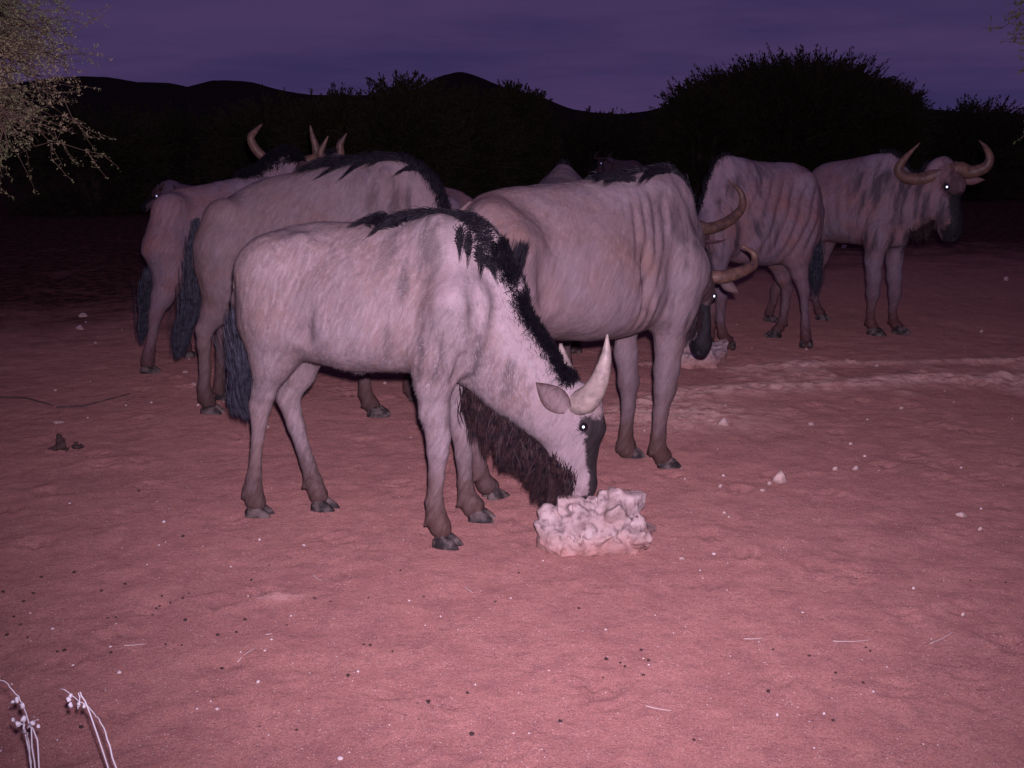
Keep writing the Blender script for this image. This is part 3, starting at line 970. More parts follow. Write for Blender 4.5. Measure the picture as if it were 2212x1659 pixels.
def build_E():
    F = Frame(-1.12, 5.3, 4)
    P = F.p
    torso = F.st([(438, 520, 620, .05), (448, 480, 660, .13), (472, 448, 690, .17), (520, 412, 692, .21), (590, 382, 695, .245), (680, 362, 700, .265), (760, 346, 700, .255),
                  (830, 337, 690, .22), (872, 340, 680, .17), (905, 362, 660, .13), (930, 402, 640, .08), (945, 450, 600, .02)])
    segs = [
        (P(880, 450), P(925, 540), .185, .155, .6, .06), (P(925, 540), P(985, 620), .15, .12, .62, .05),
        (P(830, 420, -.07), P(860, 560, -.14), .09, .10, .7, .05), (P(830, 420, .07), P(860, 560, .14), .09, .10, .7, .05),
        (P(490, 480, -.12), P(480, 560, -.13), .12, .13, .8, .05), (P(490, 480, .12), P(480, 560, .13), .12, .13, .8, .05),
    ]
    legs = [
        F.leg([(490, 540, .16), (492, 610, .125), (468, 670, .07), (442, 712, .045), (440, 745, .036), (443, 795, .029), (441, 838, .034), (444, 855, .038), (450, 870, .035)], (456, 892), -.13, hs=1.15, toe=-10),
        F.leg([(510, 560, .14), (515, 640, .09), (498, 690, .06), (482, 735, .043), (478, 790, .03), (475, 835, .036), (478, 845, .034)], (484, 862), .12, hs=1.1),
        F.leg([(860, 560, .11), (830, 650, .08), (805, 700, .058), (792, 750, .047), (787, 800, .031), (789, 850, .036), (797, 868, .038), (804, 878, .034)], (814, 897), -.12, hs=1.2, toe=-6),
        F.leg([(870, 560, .10), (880, 680, .055), (882, 750, .044), (880, 800, .030), (885, 835, .036), (890, 848, .034)], (900, 864), .12, hs=1.1),
    ]
    top = [P(930, 420), P(905, 366), P(870, 338), P(820, 332), P(760, 342), P(690, 358)]
    mane = [
        ([P(945, 470), P(930, 415), P(900, 360), P(860, 335)], 3200, .13, (.10, -.40, .4), .45, .018, 90),
        ([P(860, 334), P(800, 333), P(740, 346)], 2200, .14, (-.92, -.22, .06), .22, .014, 40),
        ([P(800, 334), P(770, 340)], 420, .24, (-.9, -.45, .05), .35, .006, 2),
        ([P(770, 340), P(700, 356)], 500, .24, (-.95, -.3, .02), .22, .008, 3),
    ]
    beard = [([P(930, 640), P(980, 690)], 500, .2, (0, 0, -1), .4, .03, None)]
    tail = ([(*P(470, 452), .022), (*P(444, 480), .02), (*P(430, 540), .016), (*P(424, 600), .014)], 2600, [P(425, 470), P(424, 560), P(415, 640), P(398, 700), P(392, 725)])
    wildebeest('wildebeest', 'large grey wildebeest with long black mane streaks behind the pale young one', GROUP, F.o, F.yaw, torso, segs, legs,
               (P(985, 655), 10, 75, 0, .5), h=.011, mat=M_grey, mane=mane, beard=beard, tail=tail, ribs=(-.1, .35, .004, .06, -.2),
               locks=[(P(735, 346), P(643, 369, -.10), 260, .03), (P(790, 338), P(680, 387, -.16), 300, .02), (P(812, 336), P(732, 390, -.17), 300, .02), (P(898, 362), P(852, 382, -.15), 200, .015), (P(860, 338), P(790, 362, -.12), 200, .02)],
               cuts=[(P(860, 400, -.22), P(880, 600, -.22), .012, .02, .06), (P(560, 560, -.27), P(565, 640, -.25), .02, .02, .06)], fur=12000)

def build_G():
    F = Frame(-2.02, 6.5, 38)
    P = F.p
    torso = F.st([(330, 480, 600, .05), (340, 442, 615, .12), (362, 414, 620, .17), (400, 404, 612, .20), (450, 398, 604, .215), (500, 388, 600, .215), (550, 374, 600, .19), (590, 362, 600, .15), (615, 372, 590, .1), (632, 400, 570, .03)])
    poll = P(628, 334, 0)
    segs = [(P(585, 430), P(608, 390), .18, .13, .6, .05), (P(608, 390), P(622, 358), .13, .10, .7, .05),
            (P(550, 420, -.07), P(570, 540, -.13), .09, .1, .7, .05), (P(370, 460, -.1), P(360, 540, -.12), .12, .12, .8, .05)]
    legs = [
        F.leg([(362, 540, .15), (372, 590, .11), (352, 640, .065), (336, 680, .044), (330, 720, .030), (322, 762, .036), (320, 775, .038), (321, 785, .034)], (322, 805), -.12, hs=1.15, toe=-35),
        F.leg([(400, 540, .13), (410, 600, .09), (405, 650, .055), (400, 690, .04), (400, 730, .03), (402, 750, .034)], (408, 770), .1),
        F.leg([(570, 540, .10), (570, 620, .055), (570, 670, .043), (570, 710, .03), (572, 735, .034)], (575, 752), -.12),
        F.leg([(560, 540, .10), (545, 620, .055), (540, 660, .043), (535, 700, .03), (536, 715, .034)], (540, 735), .12),
    ]
    mane = [
        ([P(640, 338), P(610, 352), P(575, 365), P(520, 384)], 4200, .12, (-.35, -.2, .6), .35, .035, 120), ([P(660, 338), P(600, 345)], 2400, .10, (-.1, -.1, .6), .3, .05, 100),
        ([P(600, 350), P(520, 380)], 700, .15, (-.5, -.5, .45), .7, .014, 14),
    ]
    tail = ([(*P(345, 440), .02), (*P(332, 480), .016), (*P(326, 560), .012)], 1300, [P(326, 560), P(320, 640), P(314, 690)])
    wildebeest('wildebeest', 'wildebeest at the left edge of the herd with raised head seen from behind', GROUP, F.o, F.yaw, torso, segs, legs,
               (poll, 62, 46, 0, .47), h=.013, mat=M_dark, mane=mane, tail=tail, shine=(),
               horns=[([P(600, 350, .05), P(577, 345, .08), P(552, 322, .1), P(542, 298, .1), P(553, 282, .1), P(566, 268, .1)], [.034, .032, .030, .026, .018, .004]),
                      ([P(660, 348, -.02), P(683, 340, -.03), P(682, 318, -.03), P(675, 294, -.03), P(670, 270, -.03)], [.034, .034, .026, .017, .004])])

def build_C():
    F = Frame(1.68, 6.98, -160)
    P = F.p
    torso = F.st([(1766, 430, 490, .05), (1757, 392, 530, .13), (1735, 364, 555, .18), (1700, 350, 566, .21), (1660, 350, 573, .225), (1620, 346, 573, .215), (1590, 338, 568, .175),
                  (1562, 332, 560, .13), (1540, 348, 545, .09), (1525, 400, 520, .03)])
    segs = [(P(1570, 430), P(1545, 500, .03), .16, .14, .6, .05), (P(1545, 500, .03), P(1505, 520, .08), .13, .11, .65, .05),
            (P(1575, 420, .06), P(1560, 500, .11), .08, .09, .7, .04), (P(1575, 420, -.06), P(1560, 500, -.11), .08, .09, .7, .04),
            (P(1738, 400, .11), P(1735, 470, .12), .09, .1, .8, .04), (P(1738, 400, -.11), P(1735, 470, -.12), .09, .1, .8, .04)]
    legs = [
        F.leg([(1725, 480, .13), (1722, 545, .09), (1728, 590, .056), (1738, 630, .040), (1738, 665, .026), (1740, 700, .03), (1740, 720, .036), (1740, 730, .033)], (1741, 748), .12, hs=1.15, toe=55),
        F.leg([(1705, 480, .12), (1680, 560, .075), (1692, 600, .05), (1700, 622, .043), (1697, 660, .030), (1690, 695, .034), (1684, 708, .033)], (1672, 728), -.12, hs=1.15, toe=-15),
        F.leg([(1570, 500, .09), (1553, 560, .062), (1554, 600, .05), (1558, 640, .043), (1556, 690, .029), (1560, 720, .034), (1566, 732, .033)], (1575, 752), .11, hs=1.1, toe=60),
        F.leg([(1560, 500, .09), (1545, 600, .05), (1540, 660, .04), (1536, 700, .03), (1534, 725, .033)], (1530, 745), -.11),
    ]
    tail = ([(*P(1750, 380), .02), (*P(1766, 420), .016), (*P(1768, 500), .012)], 500, [P(1766, 500), P(1762, 560), P(1762, 600)])
    mane = [([P(1575, 336), P(1530, 380), P(1500, 450)], 500, .09, (.3, 0, .8), .6, .012, 16)]
    wildebeest('wildebeest', 'thin wildebeest with ribs showing, turned towards the camera with lowered head', GROUP, F.o, F.yaw, torso, segs, legs,
               (P(1492, 490, .10), -96, 66, 8, .50), h=.012, mat=M_dark, mane=mane, tail=tail, ribs=(-.36, .26, .013, .085, .42), shine=(),
               horns=[([P(1502, 486, .14), P(1530, 494, .16), P(1570, 480, .17), P(1602, 450, .16), P(1600, 415, .14), P(1572, 389, .12)], [.040, .040, .036, .028, .018, .004]),
                      ([P(1470, 488, .1), P(1440, 490, .1), P(1420, 470, .1), P(1425, 440, .1)], [.04, .036, .026, .005])],
               ears={1: (P(1508, 512, .15), P(1602, 490, .18), (.1, .95, .35)), -1: (P(1470, 505, .1), P(1430, 520, .1), (0, 1, 0))},
               cuts=[(P(1592, 390, .21), P(1600, 540, .23), .018, .022, .05), (P(1700, 400, .24), P(1690, 520, .24), .015, .02, .06)], hornscale=1.02)

def build_D():
    F = Frame(2.5, 7.7, -46)
    P = F.p
    torso = F.st([(1735, 400, 500, .05), (1750, 370, 510, .13), (1778, 351, 520, .17), (1812, 346, 524, .20), (1850, 339, 528, .205), (1888, 330, 530, .19), (1920, 328, 532, .155), (1944, 346, 535, .12), (1962, 385, 530, .06)])
    segs = [(P(1925, 430), P(1965, 440), .21, .18, .55, .05), (P(1965, 440), P(2010, 425, .02), .18, .14, .6, .05), (P(2000, 420), P(2030, 385, .03), .13, .10, .75, .05),
            (P(1905, 400, -.06), P(1900, 510, -.12), .085, .085, .7, .04), (P(1930, 400, .06), P(1930, 510, .12), .085, .085, .7, .04)]
    legs = [
        F.leg([(1770, 440, .13), (1745, 520, .09), (1700, 580, .055), (1676, 625, .042), (1670, 655, .028), (1662, 675, .033)], (1664, 694), -.12, hs=1.1),
        F.leg([(1790, 440, .13), (1790, 500, .085), (1772, 560, .055), (1757, 600, .042), (1760, 640, .028), (1768, 672, .033)], (1776, 690), .12, hs=1.1),
        F.leg([(1893, 500, .09), (1888, 560, .062), (1888, 600, .052), (1886, 634, .046), (1881, 670, .029), (1880, 695, .036), (1884, 705, .034)], (1890, 723), -.12, hs=1.25),
        F.leg([(1935, 500, .09), (1932, 560, .060), (1932, 600, .052), (1933, 632, .046), (1928, 670, .029), (1930, 693, .036), (1936, 703, .034)], (1943, 720), .12, hs=1.25),
    ]
    mane = [([P(2015, 375), P(1975, 350), P(1935, 330), P(1905, 326)], 900, .09, (-.2, 0, .8), .35, .014, 26)]
    beard = [([P(1965, 500), P(1995, 490), P(2020, 480, .03)], 700, .13, (0, 0, -1), .4, .03, M_beard)]
    tail = ([(*P(1760, 380), .02), (*P(1755, 450), .012)], 500, [P(1757, 480), P(1760, 560), P(1762, 590)])
    wildebeest('wildebeest', 'curve horned wildebeest facing the camera at the right edge of the herd', GROUP, F.o, F.yaw, torso, segs, legs,
               (P(2060, 352, .02), -44, 76, -4, .52), h=.012, mat=M_dark, mane=mane, beard=beard, tail=tail, ribs=(-.3, .2, .006, .08, .2),
               horns=[([P(2056, 364, .02), P(2030, 374, -.02), P(1995, 386, -.06), P(1958, 384, -.09), P(1941, 366, -.10), P(1955, 342, -.10), P(1987, 309, -.10)], [.050, .056, .046, .040, .034, .024, .004]),
                      ([P(2058, 364, .02), P(2078, 367, .06), P(2098, 372, .09), P(2128, 362, .11), P(2138, 342, .11), P(2130, 320, .11), P(2115, 303, .11)], [.050, .054, .044, .038, .028, .018, .004])],
               extra=[(P(2025, 372), P(2060, 400), .075, .085, .9, .04), (P(2030, 420), P(2048, 470), .085, .065, .75, .04)],
               ears={-1: (P(2035, 388, -.05), P(1968, 392, -.10), (.5, -.8, -.2)), 1: (P(2080, 392, .08), P(2128, 388, .12), (.6, -.3, .2))})

build_A(); build_B(); build_E(); build_G(); build_C(); build_D()

def canon(label, origin, yaw, head, s=1.0, neck=None, feet=None, mat=None, mane=True, h=.016, shine=(1,), hornscale=1.0, necksegs=None, young=False, horns=None, pup=.58):
    T = canon_torso(s)
    poll = np.array(head[0]) * s
    n0 = np.array([.46, 0, .98]) * s; nm = (n0 + poll) / 2 + np.array([.03, 0, -.05]) * s
    segs = [(n0, nm, .19 * s, .14 * s, .6, .05), (nm, poll + np.array([-.02, 0, -.07]), .14 * s, .10 * s, .65, .05),
            (np.array([.38, -.07, 1.1]) * s, np.array([.46, -.13, .82]) * s, .09 * s, .10 * s, .7, .05), (np.array([.38, .07, 1.1]) * s, np.array([.46, .13, .82]) * s, .09 * s, .10 * s, .7, .05)]
    mn = [([poll, nm + [0, 0, .13 * s], np.array([.4, 0, 1.29]) * s], 700, .11, (-.2, 0, .8), .4, .016, 26)]
    tl = ([(-.60 * s, 0, 1.08 * s, .02), (-.68 * s, 0, 1.0 * s, .016), (-.70 * s, 0, .8 * s, .012)], 500, [(-.70 * s, 0, .8 * s), (-.70 * s, 0, .5 * s), (-.70 * s, 0, .4 * s)])
    return wildebeest('wildebeest', label, GROUP, origin, yaw, T, segs, canon_legs(s, feet), (poll, *head[1:]), h=h, mat=mat or M_dark, mane=mn, tail=tl, shine=shine, hornscale=hornscale, young=young, horns=horns, pup=pup)

# behind the large grey one, facing left, only horns, forehead and rump show
FI = Frame(-.80, 6.75, 168)
canon('wildebeest facing left behind the long maned one, only its horn tips, forehead and rump showing', (-.80, 6.75), 168, (FI.p(714, 338, 0) / .93, -140, 55, 0, .46), s=.93, shine=(),
      horns=[([FI.p(702, 345, .05), FI.p(692, 332, .06), FI.p(699, 314, .06), FI.p(709, 294, .06)], [.03, .024, .016, .004]),
             ([FI.p(728, 348, -.05), FI.p(734, 334, -.06), FI.p(735, 312, -.06), FI.p(749, 288, -.06)], [.034, .032, .024, .004])])
# behind the big grey one, seen from behind
canon('wildebeest standing behind the big ribbed one, seen from behind over its back', (.28, 6.40), 82, ((1.0, 0, .66), 82, 70, 0, .48), s=.96, mat=M_grey, shine=())
# far off in the dark
FJ = Frame(-4.05, 13.1, -165)
canon('small dark wildebeest far off in the dark left of the herd, one eye shining', (-4.05, 13.1), -165, (FJ.p(348, 408) / .70, -150, 35, 0, .36), s=.70, h=.02, mat=M_dark, pup=1.35, hornscale=.45)
FK = Frame(2.35, 22.5, -160)
canon('wildebeest far off in the dark between the trees, a tiny bright eye', (2.35, 22.5), -160, (FK.p(1301, 342) / .80, -150, 40, 0, .42), s=.80, h=.025, mat=M_dark, pup=1.5)

# ------------------------------------------------------------------ ground
def calc_mask(x, y):
    """how much pale calcrete shows: two low broken ledges round a shallow pan"""
    P = np.stack([x, y, x * 0], -1)
    wob = (fbm(P, 1.1, 4, 9) - .5) * .5
    edge1 = np.interp(x, [0.55, 1.0, 1.6, 2.4, 3.6, 6], [5.15, 5.55, 5.75, 5.95, 6.0, 6.1])
    edge2 = np.interp(x, [0.9, 1.4, 2.1, 3.0, 6], [6.15, 6.25, 6.42, 6.45, 6.4])
    a = np.exp(-((y - edge1 - wob * .6) / .13) ** 2) * sstep(.45, .8, x)
    b = np.exp(-((y - edge2 - wob * .35) / .07) ** 2) * sstep(1.1, 1.6, x) * .75
    c = np.exp(-(((x - .85) / .42) ** 2 + ((y - 5.12 - wob * .3) / .27) ** 2)) * 1.2
    px_, py_ = ground(600, 1288)
    c = c + .7 * np.exp(-(((x - px_) / .075) ** 2 + ((y - py_) / .035) ** 2) ** 2)
    d = .55 * sstep(.50, .66, fbm(P, 2.6, 4, 33)) * sstep(4.7, 5.3, y) * (1 - sstep(6.3, 6.7, y)) * sstep(.4, .9, x)
    return np.clip(a + b + c + d, 0, 1)
_hp = np.random.default_rng(77)
PRINTS = np.stack([_hp.uniform(-2.6, 3.4, 230), _hp.uniform(2.0, 6.6, 230), _hp.uniform(0, 6.3, 230), _hp.uniform(.6, 1.1, 230)], 1)
def prints(x, y):
    z = np.zeros(x.shape)
    for hx0, hy0, a, k in PRINTS:
        m = (np.abs(x - hx0) < .12) & (np.abs(y - hy0) < .12)
        if not m.any(): continue
        dx, dy = x[m] - hx0, y[m] - hy0
        u = dx * math.cos(a) + dy * math.sin(a); v = -dx * math.sin(a) + dy * math.cos(a)
        d = 0
        for sd in (-1, 1):
            e = ((u / .048) ** 2 + ((v - sd * .022) / (.020 - .12 * np.clip(u, -.05, .05))) ** 2)
            d = d - .011 * np.exp(-e ** 1.6) + .004 * np.exp(-(np.sqrt(e) - 1.5) ** 2 * 4)
        z[m] += d * k
    return z
def gz(x, y):
    x = np.asarray(x, float); y = np.asarray(y, float)
    P = np.stack([x, y, x * 0], -1)
    e = np.interp(x, [0.55, 1.0, 1.6, 2.4, 3.6, 6], [5.15, 5.55, 5.75, 5.95, 6.0, 6.1])
    z = (fbm(P, .9, 3, 2) - .5) * .03
    z = z + (fbm(P * [1, 1.25, 1], 5.5, 4, 4) - .5) * .014 - .006 * np.clip(vnoise(P, 8.5, 77) - .62, 0, 1) / .38 + (fbm(P, 26, 2, 6) - .5) * .006
    z = z + prints(np.atleast_1d(x), np.atleast_1d(y)).reshape(x.shape)
    m = calc_mask(x, y)
    z = z + m * (.012 + (fbm(P, 9, 3, 8) - .35) * .055)
    far = sstep(25, 60, np.hypot(x, y))
    return z * (1 - far)
def lines(lo, hi, step, far, g=1.12):
    a = list(np.arange(lo, hi, step))
    s = step; v = hi
    up = []
    while v < far:
        up.append(v); s *= g; v += s
    s = step; v = lo - step; dn = []
    while v > -far:
        dn.append(v); s *= g; v -= s
    return np.array(dn[::-1] + a + up + [far])
gx = lines(-3.3, 4.2, .015, 3500)
gy = lines(1.5, 7.2, .014, 3500)
X, Y = np.meshgrid(gx, gy, indexing='ij')
Zg = gz(X, Y)
Vg = np.stack([X, Y, Zg], -1).reshape(-1, 3)
nx_, ny_ = X.shape
ii = (np.arange(nx_ - 1)[:, None] * ny_ + np.arange(ny_ - 1)[None]).ravel()
Fg = np.stack([ii, ii + ny_, ii + ny_ + 1, ii + 1], 1)

def ground_mat():
    m, nt, bs = new_mat('red_sand', 1.0, 0.0)
    N = NB(nt)
    big = N.noise(.9, 4, .6)
    c = N.mix(N.rng(big, .35, .65), (0.37, 0.166, 0.138), (0.29, 0.128, 0.112))
    mid = N.noise(6, 6, .7)
    c = N.mix(N.rng(mid, .42, .62, 0, .6), c, (0.42, 0.20, 0.165))
    c = N.mix(N.rng(N.noise(13, 5, .7), .50, .66, 0, .5), c, (0.22, 0.098, 0.095))
    rip = N.noise(1.0, 5, .65, N.mapped((4, 7, 5), rot=(0, 0, .25)))
    c = N.mix(N.rng(rip, .52, .70, 0, .35), c, (0.22, 0.095, 0.09))
    g0 = N.noise(120, 3, .7)
    c = N.mix(N.rng(g0, .50, .66, 0, .55), c, (0.20, 0.095, 0.095))
    g1 = N.noise(240, 2, .7)
    c = N.mix(N.rng(g1, .54, .66, 0, .6), c, (0.19, 0.10, 0.12))
    g2 = N.noise(300, 2, .6)
    c = N.mix(N.rng(g2, .60, .70, 0, .8), c, (0.66, 0.42, 0.38))
    vo = N.n('ShaderNodeTexVoronoi'); vo.inputs['Scale'].default_value = 55
    nt.links.new(N.coord(), vo.inputs['Vector'])
    sp = N.rng(vo.outputs['Distance'], .04, .13, 1, 0)
    spm = N.math('MULTIPLY', sp, N.rng(N.noise(8, 2), .50, .62))
    c = N.mix(N.math('MULTIPLY', spm, .9), c, (0.72, 0.58, 0.54))
    vd = N.n('ShaderNodeTexVoronoi'); vd.inputs['Scale'].default_value = 34
    nt.links.new(N.mapped((1, 1, 1), rot=(0, 0, .8)), vd.inputs['Vector'])
    dd = N.math('MULTIPLY', N.rng(vd.outputs['Distance'], .05, .17, 1, 0), N.rng(N.noise(3, 3), .53, .62))
    c = N.mix(N.math('MULTIPLY', dd, .8), c, (0.09, 0.045, 0.045))
    ca = N.math('MULTIPLY', N.attr('calcrete'), N.rng(N.noise(14, 5, .75), .38, .56))
    c = N.mix(N.math('MULTIPLY', ca, .8), c, (0.62, 0.40, 0.34))
    # dark grass and the gloom of the far ground painted into its colour
    gr = N.rng(N.math('ADD', N.attr('grass_gloom'), N.rng(N.noise(1.6, 6, .75), 0, 1, -.62, .62)), .30, .85)
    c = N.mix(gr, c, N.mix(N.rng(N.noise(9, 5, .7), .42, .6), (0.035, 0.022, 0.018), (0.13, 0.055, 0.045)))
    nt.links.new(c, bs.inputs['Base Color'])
    b0 = N.bump(N.noise(1.0, 6, .72, N.mapped((9, 12, 9), rot=(0, 0, .25))), .55, .022)
    b1 = N.bump(N.noise(45, 5, .75), .8, .014, b0)
    b2 = N.bump(g1, .7, .004, b1)
    nt.links.new(b2, bs.inputs['Normal'])
    bs.inputs['Diffuse Roughness'].default_value = 1.0
    return m
M_ground = ground_mat()
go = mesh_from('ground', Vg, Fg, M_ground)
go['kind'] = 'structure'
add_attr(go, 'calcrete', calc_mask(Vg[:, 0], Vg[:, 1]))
add_attr(go, 'grass_gloom', np.maximum(sstep(7.5, 17, Vg[:, 1]), .90 * sstep(6.3, 12.5, Vg[:, 1] - Vg[:, 0] * .55)))  # darkens far and left ground for night gloom as well as grass

# ------------------------------------------------------------------ rocks
def rock_mat(name, a, b, c3, dust=.085):
    m, nt, bs = new_mat(name, .8, .3)
    N = NB(nt)
    c = N.mix(N.rng(N.noise(9, 5, .65), .38, .62), a, b)
    c = N.mix(N.rng(N.noise(38, 3, .6), .52, .66, 0, .8), c, c3)
    c = N.mix(N.rng(N.noise(15, 4, .7), .50, .66, 0, .6), c, tuple(x * .5 for x in b))
    # red dust from the ground clings to the foot of the stone
    sep = N.n('ShaderNodeSeparateXYZ')
    nt.links.new(N.coord(), sep.inputs[0])
    c = N.mix(N.rng(N.math('ADD', sep.outputs[2], N.rng(N.noise(25, 3), 0, 1, -.03, .03)), .0, dust, .75 if dust else 0, 0), c, (0.47, 0.22, 0.18))
    nt.links.new(c, bs.inputs['Base Color'])
    nt.links.new(N.bump(N.noise(1, 7, .75, N.mapped((38, 38, 38))), .6, .012), bs.inputs['Normal'])
    return m
M_salt = rock_mat('salt_rock', (0.50, 0.385, 0.365), (0.36, 0.225, 0.20), (0.16, 0.11, 0.115))
M_stone = rock_mat('pale_stone', (0.74, 0.54, 0.48), (0.60, 0.40, 0.35), (0.30, 0.2, 0.19), 0)

def cells(P, scale, seed):
    p = P * scale + 100.0
    i = np.floor(p).astype(int); f = p - i
    rr = np.random.default_rng(seed).random((32, 32, 32, 4)).astype(np.float32)
    best = np.full(P.shape[:-1], 9.0, dtype=np.float32); val = np.zeros(P.shape[:-1], dtype=np.float32)
    for a in (-1, 0, 1):
        for b in (-1, 0, 1):
            for c in (-1, 0, 1):
                q = rr[(i[..., 0] + a) % 32, (i[..., 1] + b) % 32, (i[..., 2] + c) % 32]
                d = (f[..., 0] - a - q[..., 0]) ** 2 + (f[..., 1] - b - q[..., 1]) ** 2 + (f[..., 2] - c - q[..., 2]) ** 2
                m = d < best
                best = np.where(m, d, best); val = np.where(m, q[..., 3], val)
    return val
def salt_rock(name, label, cx, cy, lumps, h, noise=.03, dents=(), seed=0, polys=()):
    lo = np.array([-.36, -.30, -.04]); hi = np.array([.36, .30, .42])
    fd = Field(lo, hi, h)
    for a, b, r0, r1, ratio, k in lumps:
        fd.seg(a, b, r0, r1, k, ratio, (0, 1, 0))
    for i_, (c_, r_) in enumerate(polys):
        fd.poly(c_, r_, 900 + i_ + seed)
    for a, b, r0, r1, k in dents:
        fd.seg(a, b, r0, r1, k, cut=True)
    sl, P = fd.block(lo, hi)
    n1 = fbm(P, 9, 3, 21 + seed) - .35 * np.abs(2 * vnoise(P, 15, 51 + seed) - 1); n2 = fbm(P, 34, 3, 31 + seed, .6) - .5 * np.abs(2 * vnoise(P, 40, 61 + seed) - 1) + .2
    pits = np.clip(.36 - vnoise(P, 22, 40 + seed), 0, 1)
    fd.F[sl] += ((n1 - .5) * noise * 2 + (n2 - .5) * noise * .55 + pits * noise * 1.3).astype(np.float32)
    Pw = P + (np.stack([n1, n2, n1[..., ::-1]], -1) - .5) * .02
    fd.F[sl] += ((cells(Pw, 17, 71 + seed) - .5) * .008 + (cells(Pw, 44, 81 + seed) - .5) * .003).astype(np.float32)
    V, Fc = fd.mesh()
    return tag(mesh_from(name, V, Fc, M_salt, smooth=False, loc=(cx, cy, 0)), label, 'rock', 'salt rocks')

rx, ry = ground(1283, 1192)
s_ = (ry + .02) / FOC   # metres per picture unit at the rock
def RK(px, py, dy=0):
    q = at_depth(px, py, ry + .06 + dy)
    return np.array([q[0] - rx, .06 + dy, q[2] + .012])
lumps = [
    (RK(1200, 1175), RK(1360, 1180), .052, .05, 1.6, .03), (RK(1195, 1150), RK(1345, 1160), .050, .05, 1.7, .03),
    (RK(1190, 1120), RK(1205, 1150), .030, .045, 1.3, .02), (RK(1258, 1132), RK(1300, 1145), .044, .056, 1.4, .02),
    (RK(1235, 1130, .06), RK(1330, 1140, .06), .06, .06, 1.2, .03),
    (RK(1180, 1112), RK(1184, 1120), .022, .026, 1.2, .015),
    (RK(1330, 1105), RK(1320, 1120), .045, .04, 1.3, .015),
    (RK(1322, 1070), RK(1328, 1080), .012, .024, 1.2, .012), (RK(1302, 1085), RK(1310, 1100), .010, .02, 1.2, .01),
    (RK(1380, 1140), RK(1385, 1160), .030, .034, 1.3, .012), 
    (RK(1180, 1170), RK(1175, 1190), .022, .022, 1.4, .02), (RK(1365, 1185), RK(1380, 1175), .028, .028, 1.3, .02),
]
dents = [(RK(1262, 1130, -.10), RK(1250, 1165, -.11), .016, .02, .02), (RK(1345, 1122, -.08), RK(1375, 1122, -.07), .012, .012, .012), (RK(1315, 1150, -.12), RK(1335, 1180, -.12), .012, .016, .02),
         (RK(1388, 1142, -.06), RK(1392, 1146, -.06), .014, .014, .012), (RK(1218, 1112, -.09), RK(1235, 1105, 0), .018, .02, .02), (RK(1200, 1150, -.11), RK(1210, 1160, -.11), .014, .014, .015)]
salt_rock('salt_rock', 'pale pitted salt rock with knobbly lumps under the young animal\'s muzzle', rx, ry, lumps, .0056, .011, dents, 0, [(RK(1348, 1088), (.058, .05, .045)), (RK(1328, 1092), (.026, .03, .030)), (RK(1380, 1155), (.032, .04, .044)), (RK(1188, 1132), (.034, .04, .036)), (RK(1262, 1145, -.05), (.06, .05, .040)), (RK(1300, 1165, -.06), (.075, .05, .040)), (RK(1205, 1175, -.05), (.060, .05, .038)), (RK(1360, 1180, -.05), (.05, .045, .036)), (RK(1330, 1125, -.04), (.045, .04, .035))])
qx, qy = ground(1497, 792)
def RQ(px, py, dy=0):
    q = at_depth(px, py, qy + .08 + dy)
    return np.array([q[0] - qx, .08 + dy, q[2]])
salt_rock('salt_rock', 'smaller pale rock further back with a notched top, beside the far muzzle', qx, qy + .0,
          [(RQ(1466, 768), RQ(1530, 778), .075, .07, 1.3, .03), (RQ(1474, 742), RQ(1500, 742), .055, .06, 1.2, .02), (RQ(1478, 730), RQ(1506, 728), .035, .04, 1.2, .012), (RQ(1538, 770), RQ(1543, 782), .035, .04, 1.2, .02), (RQ(1455, 780), RQ(1465, 788), .04, .04, 1.2, .02)],
          .009, .014, (), 3, [(RQ(1500, 745), (.11, .08, .09)), (RQ(1475, 775), (.12, .09, .07)), (RQ(1530, 782), (.10, .09, .06))])

def stone_geo(sx, sy, sz, seed, sub=2):
    import bmesh
    bm = bmesh.new()
    bmesh.ops.create_icosphere(bm, subdivisions=sub, radius=1)
    V = np.array([v.co[:] for v in bm.verts]); F = np.array([[v.index for v in f.verts] for f in bm.faces])
    bm.free()
    r = np.random.default_rng(seed)
    for _ in range(9):      # flat broken faces
        n = unit(r.normal(0, 1, 3)); d = r.uniform(.45, .80)
        k = V @ n
        V = V - np.outer(np.maximum(k - d, 0), n)
    V = V * (1 + (fbm(V, 2.2, 2, seed) - .5)[:, None] * .3)
    return V * [sx, sy, sz], F

